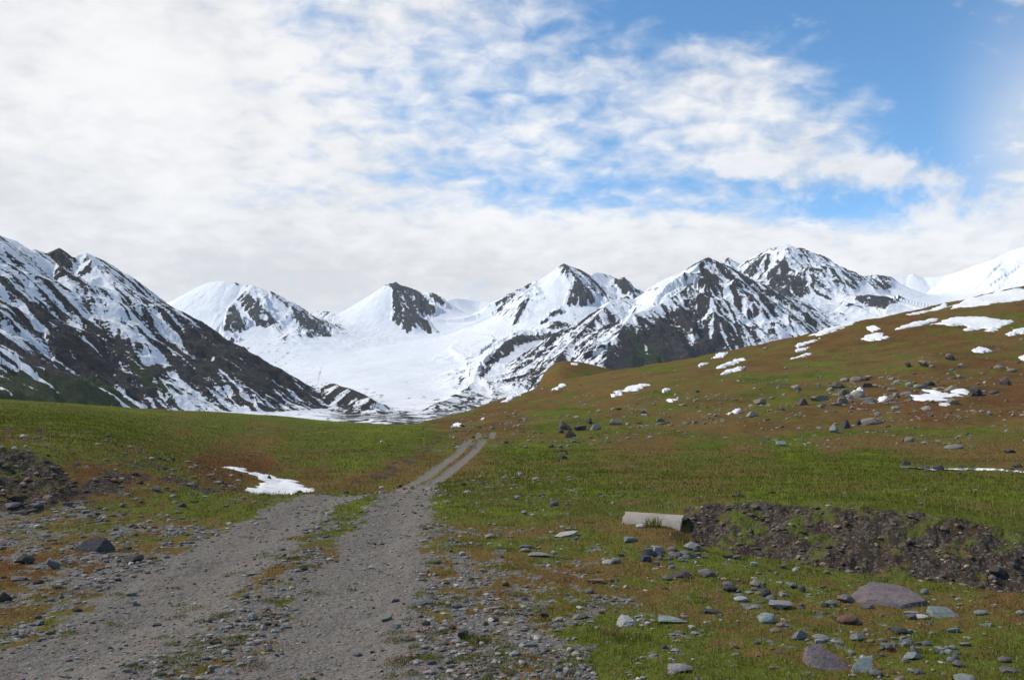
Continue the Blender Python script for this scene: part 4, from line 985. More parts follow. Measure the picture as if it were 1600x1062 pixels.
scatter(22, (1480, 690, 70, 14, 1330, 1640, 660, 728), 'boulder', 'boulder', 'small rock on the yellowish lower slope above the stream', HB, hc, (4, 11))
scatter(18, (790, 662, 40, 8, 720, 870, 645, 682), 'boulder', 'boulder', 'small rock on the slope above the end of the road', HB, hc, (4, 9))
scatter(18, (1250, 590, 150, 30, 1050, 1600, 500, 640), 'boulder', 'boulder', 'lone small rock on the upper part of the hill', HB, hc, (3, 8))
ST = 'stones lying on the ground'
fc = ['grey', 'lgrey', 'teal', 'mauve', 'blue', 'grey', 'slate', 'tan', 'lgrey']
scatter(30, (1050, 872, 24, 7, 985, 1112, 852, 892), 'stone', 'stone', 'small grey stone in the heap below the concrete pipe', ST, ['grey', 'mauve', 'lgrey', 'slate', 'grey'], (8, 22), flat=(.4, .7))
scatter(22, (1425, 1008, 26, 10, 1370, 1475, 985, 1040), 'stone', 'stone', 'small stone in the heap right of the pale green plate', ST, ['grey', 'tan', 'lgrey', 'teal', 'mauve'], (9, 22), flat=(.45, .8))
scatter(12, (1482, 1022, 14, 8, 1450, 1515, 1005, 1045), 'stone', 'stone', 'rounded pebble in the cluster near the lower right corner', ST, ['lgrey', 'grey', 'pteal'], (9, 17), 'r', flat=(.6, .8))
scatter(18, (1185, 930, 28, 12, 1120, 1250, 905, 958), 'stone', 'stone', 'small stone in the cluster above the egg-shaped stone', ST, fc, (8, 20))
scatter(28, (1330, 975, 110, 32, 1100, 1600, 900, 1060), 'stone', 'stone', 'small stone scattered in the grass at lower right', ST, fc, (8, 20))
scatter(22, (880, 1010, 110, 35, 650, 1100, 930, 1062), 'stone', 'stone', 'small stone on the gravel in the lower centre', ST, fc, (7, 18))
scatter(18, (40, 800, 50, 10, -10, 190, 782, 830), 'stone', 'stone', 'flat grey slab at the foot of the left mound', ST, ['grey', 'mauve', 'slate', 'lgrey'], (12, 30), 's', flat=(.2, .35))
scatter(16, (180, 850, 100, 40, 0, 400, 810, 960), 'stone', 'stone', 'small stone on the gravel left of the tracks', ST, ['grey', 'mauve', 'lgrey', 'slate'], (8, 18))
scatter(14, (875, 705, 7, 14, 855, 895, 682, 730), 'stone', 'stone', 'dark stone in the narrow strip of stones below the boulders', ST, ['dark', 'grey', 'mauve', 'dark'], (5, 11), 'a', flat=(.4, .7))
scatter(14, (1000, 780, 90, 12, 900, 1130, 760, 800), 'stone', 'stone', 'small stone in the grass behind the concrete pipe', ST, ['grey', 'mauve', 'lgrey', 'dark'], (5, 11))
scatter(12, (1480, 733, 60, 5, 1400, 1620, 724, 742), 'stone', 'stone', 'dark rock lying in the stream at right', ST, ['dark', 'brown', 'dark'], (8, 20), 'a')

# ------------------------------------------------------------------ snow patches
def snow_material():
    m, nt, b = new_mat('old_snow'); q = NB(nt); P = q.pos()
    n = q.noise(P, 1.3, 6, .6)
    d = q.noise(P, .5, 8, .75); sc_ = q.mix(n, (.56, .56, .56), (.78, .785, .79)); sc_ = q.mix(q.m('MULTIPLY', q.ss(d, .5, .72), .6), sc_, (.42, .38, .33))
    nt.links.new(sc_, b.inputs['Base Color']); b.inputs['Roughness'].default_value = .7
    nt.links.new(q.bump(n, .5, .15), b.inputs['Normal'])
    return m
SNM = snow_material()
def c5(P): return [(x / 3.124 + 1140, y / 3.124 + 340) for x, y in P]
def c4(P): return [(x / 3.54 + 860, y / 3.54 + 360) for x, y in P]
def c3(P): return [(x / 3.54 + 560, y / 3.54 + 380) for x, y in P]
PATCH = [
 ([(354,728),(375,731),(400,739),(425,741),(450,748),(470,756),(494,768),(470,771),(430,773),(395,772),(383,762),(398,756),(412,753),(395,747),(375,738)], 'bright snow patch in the hollow beside the gravel road'),
 (c5([(1060,440),(1090,425),(1180,385),(1330,355),(1437,350),(1600,345),(1600,395),(1437,400),(1250,430),(1100,440)]), 'broad snow patch along the crest of the hill at the right edge'),
 (c5([(860,475),(960,450),(1060,418),(1060,437),(960,462),(870,480)]), 'thin snow strip on the hill crest left of the broad one'),
 (c5([(800,547),(860,525),(960,500),(1025,490),(1000,505),(920,527),(820,552)]), 'slanting narrow snow strip left of the jagged snow patch'),
 (c5([(975,522),(1050,495),(1150,485),(1250,480),(1270,490),(1330,500),(1400,500),(1370,520),(1290,555),(1260,562),(1240,542),(1150,550),(1130,545),(1150,527),(1080,532),(990,530)]), 'large jagged snow patch high on the hill'),
 (c5([(640,590),(670,570),(710,560),(755,565),(740,580),(785,585),(770,597),(690,608),(650,602)]), 'hook-shaped snow patch on the upper hill'),
 (c5([(665,545),(700,532),(735,545),(700,556)]), 'tiny snow patch just above the hook-shaped one'),
 (c5([(315,627),(380,605),(450,588),(400,612),(330,638)]), 'topmost of three slanting snow strips on the hill'),
 (c5([(320,647),(395,628),(370,647),(325,658)]), 'middle of three slanting snow strips on the hill'),
 (c5([(292,696),(350,665),(412,650),(380,670),(300,700)]), 'lowest of three slanting snow strips on the hill'),
 (c5([(1340,572),(1437,540),(1480,535),(1480,556),(1360,576)]), 'snow strip at the right edge below the jagged patch'),
 (c5([(1178,655),(1210,643),(1260,643),(1287,656),(1240,664),(1195,662)]), 'small oval snow patch above the row of rocks'),
 (c5([(1408,680),(1437,673),(1470,676),(1460,690),(1437,691)]), 'small snow patch cut by the right edge'),
 (c5([(880,887),(900,860),(960,840),(1010,812),(1030,840),(1060,850),(1145,828),(1147,860),(1110,882),(1095,907),(1040,928),(1018,922),(1045,903),(980,903),(930,897)]), 'large ragged snow patch among the boulders'),
 (c5([(568,867),(600,848),(645,836),(650,854),(600,867),(580,875)]), 'small snow patch at the left of the boulder field'),
 (c5([(722,882),(768,874),(770,890),(725,893)]), 'tiny snow patch in the middle of the boulder field'),
 (c5([(898,945),(930,935),(930,947)]), 'speck of snow below the large ragged patch'),
 (c4([(320,922),(400,885),(460,855),(560,845),(540,862),(490,887),(380,915)]), 'long slanting snow patch on the lower left of the hill'),
 (c4([(610,892),(660,874),(662,885),(625,895)]), 'short snow streak right of the long slanting patch'),
 (c4([(638,942),(690,924),(707,936),(670,950)]), 'small snow patch on the left middle of the hill'),
 (c4([(972,1012),(1050,996),(1046,1010),(985,1020)]), 'thin snow streak above the grassy middle of the hill'),
 (c4([(912,767),(950,740),(1010,720),(1070,703),(1077,716),(1020,742),(960,765)]), 'snow patch below the pyramid mountain, upper of a pair'),
 (c4([(928,798),(980,770),(1082,753),(1060,770),(960,796)]), 'snow streak below the pyramid mountain, lower of a pair'),
 (c4([(896,703),(930,685),(988,677),(970,692),(905,708)]), 'snow streak just under the hill crest below the pyramid'),
 (c4([(813,751),(850,732),(882,725),(870,740),(825,753)]), 'faint snow streak left of the pair below the pyramid'),
 (c5([(372,580),(450,553),(520,525),(640,500),(610,517),(520,548),(455,575)]), 'snow band along the hill crest below the highest peak'),
 (c4([(0,884),(60,855),(90,859),(40,882)]), 'snow streak on the hill below the knoll'),
 (c4([(110,733),(155,737),(152,748),(115,745)]), 'small snow fleck on the top of the knoll'),
 (c3([(508,1008),(540,988),(588,997),(570,1012),(515,1017)]), 'small snow patch above the far end of the meadow'),
 (c3([(672,972),(700,966),(695,980)]), 'tiny snow fleck in the dark hollow above the road end'),
 (c3([(778,885),(840,855),(890,833),(902,840),(850,864),(790,890)]), 'thin snow streak along the lower crest of the hill'),
]
SNOWW = []
def snow_patch(poly, label):
    W = np.array([hit(a, b)[:2] for a, b in poly])
    lo, hi = W.min(0), W.max(0); size = hi - lo
    SNOWW.append(W)
    dm = W[:, 1].mean()
    n = 90; m_ = int(np.clip(n * size[1] / max(size[0], .1), 60, 260))
    pad = .08 * size + .05
    gx, gy = np.meshgrid(np.linspace(lo[0] - pad[0], hi[0] + pad[0], n), np.linspace(lo[1] - pad[1], hi[1] + pad[1], m_))
    x, y = gx.ravel(), gy.ravel()
    cx, cy = (x, y)
    # ragged outline: distance measured along the bearing frame so long thin strips keep their ends
    px = CX + F * x / y
    sc = size[1] / max(size[0], .1)
    k = max(1.0, sc)
    sd = poly_sd(x * k, y, [(a * k, b) for a, b in W])
    wid = .10 * min(size[0] * k, size[1])
    sd = sd + wid * (1.3 * fbm(x / size[0] * 9, y / size[1] * 9, 4, 5) + .1)
    th = np.clip(.012 * dm * .22, .05, .8)
    z = ground_z(x, y) + th * sstep(-wid * .05, wid * .9, sd) - .035 * dm / 40
    V = np.stack([x, y, z], -1); Fc = grid_faces(m_, n)
    keep = (sd[Fc] > -wid * .25).any(1)
    if keep.sum() < 3: return
    me = sub_mesh('snow_patch', V, Fc, keep, {}, SNM)
    obj('snow_patch', me, label, 'snow patch', 'snow patches lying on the slopes')
for P_, lab in PATCH: snow_patch(P_, lab)

# ------------------------------------------------------------------ stream
def build_stream():
    m, nt, b = new_mat('white_water'); q = NB(nt); P = q.pos()
    n = q.noise(q.vmul(P, (1.2, .8, 1)), 1.0, 6, .65)
    nt.links.new(q.mix(q.ss(n, .50, .58), (.05, .06, .065), (.75, .78, .80)), b.inputs['Base Color']); b.inputs['Roughness'].default_value = .45
    nt.links.new(q.bump(n, .8, .2), b.inputs['Normal'])
    L = [hit(a, bb) for a, bb in ((1412, 731), (1450, 733), (1490, 733.5), (1530, 734), (1570, 735), (1610, 737), (1660, 739))]
    Lf = smooth_line([(a, b) for a, b, c in L], 6); V = []
    for i, (x, d) in enumerate(Lf):
        dd_ = d + .5 * math.sin(i * .9) * .6
        zz = ground_z(np.full(7, x), dd_ + np.linspace(-.4, .4, 7))
        for j, o in enumerate(np.linspace(-.4, .4, 7)): V.append((x, dd_ + o, float(zz.mean()) + .03 + .05 * float(noise(np.array([x * 2.2]), np.array([o * 3 + 5.]))[0])))
    V = np.array(V)
    obj('stream', make_mesh('stream', V, grid_faces(len(Lf), 7), None, m), 'narrow foaming stream behind the green terrace at right', kind='structure')
build_stream()

# ------------------------------------------------------------------ concrete pipe
def build_pipe():
    m, nt, b = new_mat('weathered_concrete'); q = NB(nt); tc = nt.nodes.new('ShaderNodeTexCoord').outputs['Object']
    n = q.noise(tc, 7, 6, .7); f = q.noise(tc, 60, 3, .6)
    c = q.mix(n, (.20, .165, .135), (.36, .315, .265)); c = q.mix(q.m('MULTIPLY', q.ss(q.noise(q.vmul(tc, (1.5, 6, 6)), 1.0, 6, .7), .5, .7), .5), c, (.13, .105, .08)); c = q.mix(q.m('MULTIPLY', q.ss(f, .55, .7), .4), c, (.14, .12, .10))
    nt.links.new(c, b.inputs['Base Color']); b.inputs['Roughness'].default_value = .9
    nt.links.new(q.bump(q.m('ADD', n, f), .4, .01), b.inputs['Normal'])
    A = np.array([1.85, 14.38, -.095]); B = np.array([2.71, 13.98, -.10]); ax = (B - A); L = np.linalg.norm(ax); ax /= L
    s1 = np.cross(ax, (0, 0, 1)); s1 /= np.linalg.norm(s1); s2 = np.cross(s1, ax)
    R1, R2, ns, nl = .258, .195, 56, 26
    V = []
    for rad, order in ((R1, np.linspace(0, 1, nl)), (R2, np.linspace(1, 0, nl))):
        for t in order:
            for k in range(ns):
                a = 2 * math.pi * k / ns
                e = .035 * float(noise(np.array([a * 2.2]), np.array([3.0 + (t > .5) * 9]))[0]) + .018 * float(noise(np.array([a * 9]), np.array([1.0]))[0])
                tt = t + (e / L) * (1 if t > .5 else -1) * (abs(t - .5) * 2) ** 6
                rr = rad + .003 * float(noise(np.array([a * 5]), np.array([t * 14]))[0])
                V.append(A + ax * L * tt + (s1 * math.cos(a) + s2 * math.sin(a)) * rr)
    V = np.array(V); Q = []; rows = 2 * nl
    for i in range(rows):
        for k in range(ns): Q.append((i * ns + k, i * ns + (k + 1) % ns, ((i + 1) % rows) * ns + (k + 1) % ns, ((i + 1) % rows) * ns + k))
    me = make_mesh('concrete_pipe', V, Q, None, m); me.set_sharp_from_angle(angle=math.radians(50))
    obj('concrete_pipe', me, 'half-buried pale concrete culvert pipe at the edge of the ditch', 'pipe')
build_pipe()

# ------------------------------------------------------------------ loose gravel (uncountable)
def vcol_material(name, trans=0.0, rough=.85):
    m, nt, b = new_mat(name); q = NB(nt)
    c = q.attr('tint', 'Color'); nt.links.new(c, b.inputs['Base Color']); b.inputs['Roughness'].default_value = rough
    b.inputs['Specular IOR Level'].default_value = .03
    if trans:
        ge = nt.nodes.new('ShaderNodeNewGeometry'); va = nt.nodes.new('ShaderNodeVectorMath'); va.operation = 'MULTIPLY_ADD'
        nt.links.new(ge.outputs['Normal'], va.inputs[0]); va.inputs[1].default_value = (.5, .5, .5); va.inputs[2].default_value = (0, 0, .75)
        vn = nt.nodes.new('ShaderNodeVectorMath'); vn.operation = 'NORMALIZE'; nt.links.new(va.outputs[0], vn.inputs[0]); nt.links.new(vn.outputs[0], b.inputs['Normal'])
        t = nt.nodes.new('ShaderNodeBsdfTranslucent'); nt.links.new(c, t.inputs[0]); mx = nt.nodes.new('ShaderNodeMixShader'); mx.inputs[0].default_value = trans
        nt.links.new(b.outputs[0], mx.inputs[1]); nt.links.new(t.outputs[0], mx.inputs[2])
        nt.links.new(mx.outputs[0], nt.nodes['Material Output'].inputs[0])
    return m

def candidates(n, d0, d1, umax=.70):
    d = np.exp(RNG.uniform(math.log(d0), math.log(d1), n)); u = RNG.uniform(-umax, umax, n)
    return u * d, d

def gr_at(px, py): return cp_lookup(px, py)[0]

def build_gravel():
    pal = np.array([C[k] for k in ('grey', 'grey', 'lgrey', 'slate', 'mauve', 'grey', 'tan', 'blue', 'brown', 'lgrey', 'lgrey')]) * np.array([.95, .90, .84])
    pal3 = np.array([C[k] for k in ('brown', 'dark', 'brown', 'brown', 'mauve', 'grey', 'dark', 'brown', 'tan', 'brown', 'mauve')]) * np.array([1.15, 1.0, .86])
    pal2 = np.array([C[k] for k in ('lich', 'lich', 'tan', 'brown', 'grey', 'lich', 'tan', 'grey', 'brown', 'lich', 'lgrey')])
    def cloud(n, d0, d1, sub, smin, smax, seed, name, label, accept):
        x, y = candidates(n, d0, d1); z = ground_z(x, y)
        gravel, green, red, dirt, tw, td, px, py = fields(x, y, z)
        if name == 'scree':
            global HILLP
            HILLP = (px > 700) * sstep(0.05, .55, noise(x / 14, y / 16, 301) * .5 + .35 * noise(x / 4.5, y / 5, 302) + 2.2 * gr_at(px, py)) * .9
        global px_
        px_ = px
        ok = RNG.random(n) < accept(gravel, dirt, tw, y)
        x, y, z = x[ok], y[ok], z[ok]; k = len(x)
        size = smin * (smax / smin) ** (RNG.random(k) ** 2.3) * np.where(y > 50, np.clip(y / 14, 5, 12), np.clip(y / 9, 1, 3)) * np.where(tw[ok] > .5, .55, 1.0)
        shapes = [rock_shape(900 + seed + i, sub=sub, cuts=6, rough=.05) for i in range(8)]
        Vs, Fs, Cs, off = [], [], [], 0
        which = RNG.integers(0, 8, k)
        for i, (sv, sf) in enumerate(shapes):
            w = np.where(which == i)[0]
            if not len(w): continue
            a = RNG.uniform(0, 6.283, len(w)); ca, sa = np.cos(a)[:, None], np.sin(a)[:, None]
            ex = size[w] * RNG.uniform(.8, 1.4, len(w)); ey = size[w] * RNG.uniform(.6, 1.0, len(w)); ez = size[w] * RNG.uniform(.3, .75, len(w))
            vx = sv[None, :, 0] * ex[:, None]; vy = sv[None, :, 1] * ey[:, None]; vz = sv[None, :, 2] * ez[:, None]
            X = vx * ca - vy * sa + x[w][:, None]; Y = vx * sa + vy * ca + y[w][:, None]; Z = vz + (z[w] + ez * .22)[:, None]
            V = np.stack([X, Y, Z], -1).reshape(-1, 3)
            Fq = (sf[None] + (np.arange(len(w)) * len(sv))[:, None, None] + off).reshape(-1, 3)
            pl_ = pal if name == 'gravel' else pal2 if name == 'scree' else pal3
            cc = pl_[RNG.integers(0, len(pal), len(w))] * RNG.uniform(.6, 1.3, (len(w), 1))
            Vs.append(V); Fs.append(Fq); Cs.append(np.repeat(cc, len(sv), 0)); off += len(V)
        me = make_mesh(name, np.concatenate(Vs), np.concatenate(Fs), dict(tint=np.concatenate(Cs)), vcol_material(name), smooth=False)
        obj(name, me, label, kind='stuff')
    cloud(80000, 3.9, 30, 1, .010, .075, 0, 'gravel', 'loose grey gravel and pebbles', lambda g, dt, tw, y: np.clip(.9 * g * (1 - .42 * tw) + .10 * (px_ < 900) + .09 * (px_ >= 900) * (y < 12), 0, 1))
    cloud(30000, 58, 330, 1, .018, .085, 80, 'scree', 'small stones strewn over the hillside', lambda g, dt, tw, y: HILLP)
    cloud(30000, 8, 26, 1, .010, .085, 40, 'rubble', 'stones and clods in the bare earth banks', lambda g, dt, tw, y: np.where(dt > .5, .8, 0))
lap('stones+snow'); build_gravel(); lap('gravel')

# ------------------------------------------------------------------ grass (uncountable)
def blades(x, y, z, h, w, col, lean=.5):
    n = len(x)
    a = RNG.uniform(0, 6.283, n); dx, dy = np.cos(a), np.sin(a)
    b = RNG.uniform(0, 6.283, n); lx, ly = np.cos(b) * h * lean * RNG.random(n), np.sin(b) * h * lean * RNG.random(n)
    hw = w / 2
    p0 = np.stack([x - dx * hw, y - dy * hw, z - .01], -1); p1 = np.stack([x + dx * hw, y + dy * hw, z - .01], -1)
    p2 = np.stack([x - dx * hw * .8 + lx * .35, y - dy * hw * .8 + ly * .35, z + h * .6], -1); p3 = np.stack([x + dx * hw * .8 + lx * .35, y + dy * hw * .8 + ly * .35, z + h * .6], -1)
    p4 = np.stack([x + lx, y + ly, z + h], -1)
    V = np.stack([p0, p1, p2, p3, p4], 1).reshape(-1, 3)
    i = (np.arange(n) * 5)[:, None]
    T = np.concatenate([i + np.array([0, 1, 3]), i + np.array([0, 3, 2]), i + np.array([2, 3, 4])], 1).reshape(-1, 3)
    shade = np.tile(np.array([.8, .8, 1, 1, 1.1]), n)[:, None]
    return V, T, np.repeat(col, 5, 0) * (0 * shade + 1)

GRM = vcol_material('grass_blade', .3)
def grass_cols(green, red, n):
    r = RNG.random((n, 1)); k = RNG.random(n)
    g = np.array([.054, .064, .008]) * (1 - r) + np.array([.145, .148, .022]) * r
    br = np.array([.10, .068, .019]) * (1 - r) + np.array([.29, .205, .075]) * r
    rd = np.array([.085, .050, .017]) * (1 - r) + np.array([.215, .135, .048]) * r
    br = np.where((k < red * 1.4)[:, None], rd, br)
    isg = RNG.random(n) < sstep(.28, .80, green)
    lush = (green > .92)[:, None]; g = np.where(lush, g * np.array([.98, 1.18, .9]), g)
    return np.where(isg[:, None], g, br), isg

def build_grass():
    Vs, Ts, Cs, off = [], [], [], 0
    def add(V, T, c):
        nonlocal off
        Vs.append(V); Ts.append(T + off); Cs.append(c); off += len(V)
    n = 640000
    x, y = candidates(n, 3.9, 160, .82); z = ground_z(x, y)
    gravel, green, red, dirt, tw, td, px, py = fields(x, y, z)
    sc = np.clip(y / 12, 1, 5)
    tuft = np.where(y < 25, fbm(x * 2.6, y * 2.6, 3, 131), fbm(x * .8, y * .6, 3, 132))
    p = np.clip(1 - 1.6 * gravel, 0, 1) * (1 - .93 * dirt) * np.clip(.62 + 1.1 * tuft, .06, 1)
    ok = (RNG.random(n) < p * (1 - .8 * sstep(45, 150, y)))
    for W in SNOWW:
        if W[:, 1].min() < 80:
            c = np.where((x > W[:, 0].min()) & (x < W[:, 0].max()) & (y > W[:, 1].min() - 1) & (y < W[:, 1].max()))[0]
            ok[c[poly_sd(x[c], y[c], W) > -.12]] = False
    x, y, z, green, red, tuft, dirt = x[ok], y[ok], z[ok], green[ok], red[ok], tuft[ok], dirt[ok]; m = len(x)
    col, isg = grass_cols(green, red, m)
    h = RNG.uniform(.018, .050, m) * (1 + .7 * np.maximum(tuft, 0)) * np.where(isg, 1.0, .85) * np.clip(y / 14, .85, 2.0)
    tall = (RNG.random(m) < .05) & (y < 22); h = np.where(tall, h * 2.0, h); col[tall] = np.array([.26, .20, .09]) * RNG.uniform(.6, 1.1, (int(tall.sum()), 1))
    add(*blades(x, y, z, h, np.maximum(.0035, y * .00055), col, .9))
    # cushions of moss and short grass growing in the gravel
    n2 = 6500
    cx, cy = candidates(n2, 4.0, 19, .66); cz = ground_z(cx, cy)
    g2, gr2, rd2, dt2, tw2, td2, _, _ = fields(cx, cy, cz)
    ok = (RNG.random(n2) < np.where(g2 > .3, .42, .05) * (1 - .93 * tw2)) & (noise(cx * 1.1, cy * 1.1, 140) > -.15)
    cx, cy = cx[ok], cy[ok]; k = len(cx); rad = RNG.uniform(.03, .115, k) * np.where(RNG.random(k) < .18, 1.8, 1)
    per = np.maximum(20, (rad / .09 * 130).astype(int)); rep_ = np.repeat(np.arange(k), per); t = len(rep_)
    rr = np.sqrt(RNG.random(t)) * rad[rep_]; aa = RNG.uniform(0, 6.283, t)
    x = cx[rep_] + 1.5 * rr * np.cos(aa); y = cy[rep_] + rr * np.sin(aa); z = ground_z(x, y)
    hh = RNG.uniform(.014, .045, t) * (1.25 - rr / rad[rep_])
    br = RNG.random((t, 1)); dry = (RNG.random(k) < .3)[rep_][:, None]
    col = np.where(dry, np.array([.10, .065, .022]) * (1 - br) + np.array([.21, .14, .055]) * br, np.array([.075, .092, .010]) * (1 - br) + np.array([.19, .20, .026]) * br)
    add(*blades(x, y, z, hh, np.full(t, .0045), col, 1.0))
    me = make_mesh('grass', np.concatenate(Vs), np.concatenate(Ts), dict(tint=np.concatenate(Cs)), GRM, smooth=True)
    obj('grass', me, 'short green and straw-coloured grass and moss over the ground', kind='stuff')
build_grass(); lap('grass')

def grass_tuft(px, py, n, r, h, label, green=True):
    gx, gy, gz = hit(px, py)
    rr = np.sqrt(RNG.random(n)) * r; aa = RNG.uniform(0, 6.283, n)
    x = gx + rr * np.cos(aa); y = gy + rr * .7 * np.sin(aa); z = ground_z(x, y)
    b = RNG.random((n, 1)); col = np.array([.055, .080, .010]) * (1 - b) + np.array([.16, .185, .030]) * b
    if not green: col = np.array([.13, .09, .04]) * (1 - b) + np.array([.28, .20, .10]) * b
    V, T, c = blades(x, y, z, RNG.uniform(.4, 1, n) * h, np.full(n, max(.005, gy * .0006)), col, .8)
    o = np.array([gx, gy, gz])
    obj('grass_tuft', make_mesh('grass_tuft', V - o, T, dict(tint=c), GRM), label, 'grass tuft', 'single grass tufts', loc=tuple(o))
grass_tuft(1020, 822, 90, .13, .20, 'spiky green grass tuft in front of the concrete pipe')
grass_tuft(742, 1004, 90, .11, .10, 'green grass tuft beside the pair of dark stones')
grass_tuft(955, 990, 130, .12, .08, 'straw-coloured dry tuft below the whitish angular rock', False)
grass_tuft(985, 1000, 130, .18, .09, 'green grass tuft right of the dry straw-coloured one')


# ================================================================== SKY AND LIGHT
SUN = np.array([-.90, .10, .0]); SUN = SUN / np.linalg.norm(SUN)
EL = math.radians(42)
sdir = np.array([SUN[0] * math.cos(EL), SUN[1] * math.cos(EL), math.sin(EL)])
def build_world():
    w = bpy.data.worlds.new('World'); scene.world = w; w.use_nodes = True
    nt = w.node_tree; nt.nodes.clear(); q = NB(nt)
    out = nt.nodes.new('ShaderNodeOutputWorld'); bg = nt.nodes.new('ShaderNodeBackground')
    nt.links.new(bg.outputs[0], out.inputs[0])
    sky = nt.nodes.new('ShaderNodeTexSky'); sky.sky_type = 'NISHITA'; sky.sun_disc = False
    sky.sun_elevation = EL; sky.sun_rotation = math.atan2(SUN[0], SUN[1]); sky.altitude = 3200; sky.air_density = 1.0; sky.dust_density = .6; sky.ozone_density = 2.0
    STR = .1
    tc = nt.nodes.new('ShaderNodeTexCoord').outputs['Generated']
    sp = nt.nodes.new('ShaderNodeSeparateXYZ'); nt.links.new(tc, sp.inputs[0])
    X, Y, Z = sp.outputs
    ay = q.m('MAXIMUM', q.m('ABSOLUTE', Y), .12)
    u = q.m('DIVIDE', X, ay); v = q.m('DIVIDE', Z, ay)
    k = q.m('DIVIDE', 1.0, q.m('ADD', q.m('MAXIMUM', Z, 0.0), .16))
    cb = nt.nodes.new('ShaderNodeCombineXYZ'); nt.links.new(q.m('MULTIPLY', X, k), cb.inputs[0]); nt.links.new(q.m('MULTIPLY', Y, k), cb.inputs[1]); nt.links.new(q.m('MULTIPLY', Z, 1.5), cb.inputs[2])
    pl = cb.outputs[0]
    def blob(px, py, sx, sy, amp):
        a = q.m('DIVIDE', q.m('SUBTRACT', u, (px - CX) / F), sx / F); b2 = q.m('DIVIDE', q.m('SUBTRACT', v, (HZ - py) / F), sy / F)
        e = q.m('POWER', 2.718, q.m('MULTIPLY', q.m('ADD', q.m('MULTIPLY', a, a), q.m('MULTIPLY', b2, b2)), -1.0))
        return q.m('MULTIPLY', e, amp)
    def addall(L):
        s = L[0]
        for t in L[1:]: s = q.m('ADD', s, t)
        return s
    k2 = q.m('DIVIDE', 1.0, q.m('ADD', q.m('MAXIMUM', Z, 0.0), .34))
    cb2 = nt.nodes.new('ShaderNodeCombineXYZ'); nt.links.new(q.m('MULTIPLY', X, k2), cb2.inputs[0]); nt.links.new(q.m('MULTIPLY', Y, k2), cb2.inputs[1]); nt.links.new(q.m('MULTIPLY', Z, 1.3), cb2.inputs[2])
    p2 = cb2.outputs[0]
    n1 = q.noise(pl, 1.5, 6, .5, .2); n2 = q.noise(q.vmul(p2, (.95, 1.0, 1)), 17.0, 5, .54, .3); n3 = q.noise(q.vmul(tc, (1, 1, 1.8)), 4.5, 4, .5); n4 = q.noise(q.vmul(tc, (1, 1, 1.3)), 15.0, 7, .58, .15)
    back = q.m('ADD', q.m('MULTIPLY', q.ss(Y, .25, -.3), .55), q.m('MULTIPLY', q.ss(Z, .45, .8), .25))
    cover = addall([q.m('SUBTRACT', 0.66, back), blob(1440, 100, 200, 150, -.85), blob(1230, 10, 200, 45, -.55), blob(1170, 150, 130, 70, .16), blob(1470, 250, 80, 60, -.75), blob(1010, 10, 210, 60, -.50), blob(930, 170, 400, 140, -.30), blob(1060, 300, 280, 40, -.26), blob(1200, 190, 160, 90, .12), blob(1330, 325, 130, 36, -.70), blob(490, 25, 120, 45, -.26), blob(700, 300, 300, 40, -.10),
                    blob(800, 395, 900, 60, .35), blob(150, 200, 420, 260, .25)])
    den = q.ss(addall([cover, q.m('MULTIPLY', q.m('SUBTRACT', n1, .5), .75), q.m('MULTIPLY', q.m('SUBTRACT', n2, .5), 1.15), q.m('MULTIPLY', q.m('SUBTRACT', n4, .5), .20)]), -.02, .80)
    # fair-weather heaps at right and a thin veil
    cum = q.ss(addall([blob(1245, 264, 125, 42, .95), blob(1395, 264, 80, 32, .95), blob(1580, 345, 130, 84, 1.15), blob(1165, 258, 50, 24, .6), blob(1400, 385, 150, 36, .6), q.m('MULTIPLY', q.m('SUBTRACT', n4, .5), 2.3), q.m('MULTIPLY', q.m('SUBTRACT', q.noise(tc, 42, 5, .6), .5), .8)]), .30, 1.0)
    cum = q.m('MULTIPLY', cum, .93)
    veil = q.m('MULTIPLY', q.ss(u, (1440 - CX) / F, (1640 - CX) / F), q.ss(v, .46, .24))
    veil = q.m('MULTIPLY', q.m('ADD', veil, blob(1680, 60, 130, 200, .3)), q.m('ADD', .25, q.m('MULTIPLY', n1, .75)), clamp=True)
    den = q.m('MAXIMUM', q.m('MAXIMUM', den, cum), veil)
    shade = addall([q.m('MULTIPLY', n3, .45), q.m('MULTIPLY', n2, .40), q.m('MULTIPLY', n4, .30), blob(430, 440, 420, 50, -.16), blob(300, 150, 500, 150, .10), blob(900, 345, 700, 30, .06), q.m('MULTIPLY', cum, .06)])
    cl = q.mix(q.ss(shade, .34, .80), (.70, .71, .735), (.96, .962, .968))
    hs = nt.nodes.new('ShaderNodeHueSaturation'); hs.inputs['Saturation'].default_value = 1.18; hs.inputs['Value'].default_value = 2.05; hs.inputs['Hue'].default_value = .492
    nt.links.new(sky.outputs[0], hs.inputs['Color'])
    cs = nt.nodes.new('ShaderNodeVectorMath'); cs.operation = 'SCALE'; nt.links.new(cl, cs.inputs[0]); cs.inputs['Scale'].default_value = 1 / STR
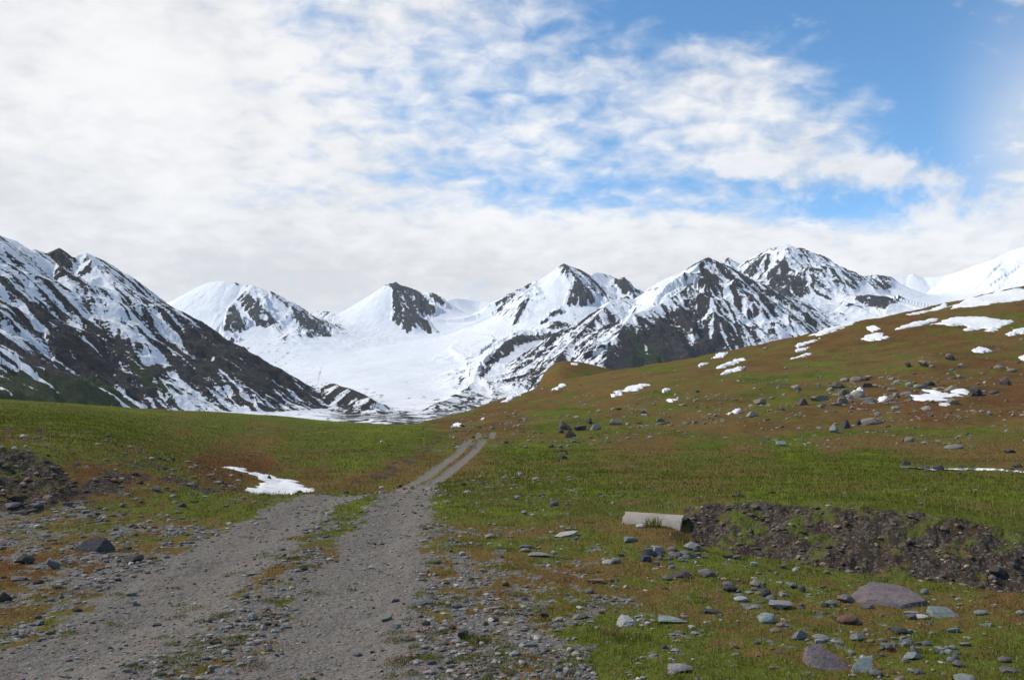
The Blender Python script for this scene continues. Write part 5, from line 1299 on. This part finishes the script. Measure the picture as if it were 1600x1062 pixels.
    c = q.mix(den, hs.outputs[0], cs.outputs[0])
    nt.links.new(c, bg.inputs[0]); bg.inputs[1].default_value = STR
    w.cycles.sampling_method = 'MANUAL'; w.cycles.sample_map_resolution = 1024
build_world()

def build_haze():
    m = bpy.data.materials.new('haze'); m.use_nodes = True; nt = m.node_tree; nt.nodes.clear()
    out = nt.nodes.new('ShaderNodeOutputMaterial'); v = nt.nodes.new('ShaderNodeVolumePrincipled')
    v.inputs['Density'].default_value = 1.35e-5; v.inputs['Color'].default_value = (.74, .86, 1, 1); v.inputs['Anisotropy'].default_value = .2
    nt.links.new(v.outputs[0], out.inputs['Volume'])
    x0, x1, y0, y1, z0, z1 = -9500, 9500, -320, 9800, -90, 1750
    V = [(a, b, c) for a in (x0, x1) for b in (y0, y1) for c in (z0, z1)]
    me = make_mesh('haze', V, [(0, 1, 3, 2), (4, 6, 7, 5), (0, 4, 5, 1), (2, 3, 7, 6), (0, 2, 6, 4), (1, 5, 7, 3)], None, m, False)
    obj('haze', me, 'thin blue air between the viewer and the far peaks', kind='stuff')
build_haze()

sl = bpy.data.lights.new('sun', 'SUN'); sl.energy = 4.2; sl.angle = math.radians(.6); sl.color = (1, .94, .84)
so = bpy.data.objects.new('sun', sl); COL.objects.link(so)
from mathutils import Vector
so.rotation_euler = Vector((-sdir[0], -sdir[1], -sdir[2])).to_track_quat('-Z', 'Y').to_euler()
so.location = (0, 0, 60)

cam = bpy.data.cameras.new('camera'); co = bpy.data.objects.new('camera', cam); COL.objects.link(co)
co.location = (0, 0, EYE); co.rotation_euler = (math.radians(90), 0, 0)
cam.sensor_width = 36; cam.lens = 36 * F / 1600; cam.shift_y = (HZ - 531) / 1600
cam.clip_start = .1; cam.clip_end = 30000
scene.camera = co
scene.view_settings.view_transform = 'Standard'; scene.view_settings.look = 'None'
scene.view_settings.exposure = 0; scene.view_settings.gamma = 1
scene.cycles.max_bounces = 5; scene.cycles.diffuse_bounces = 3; scene.cycles.volume_bounces = 1
scene.render.film_transparent = False
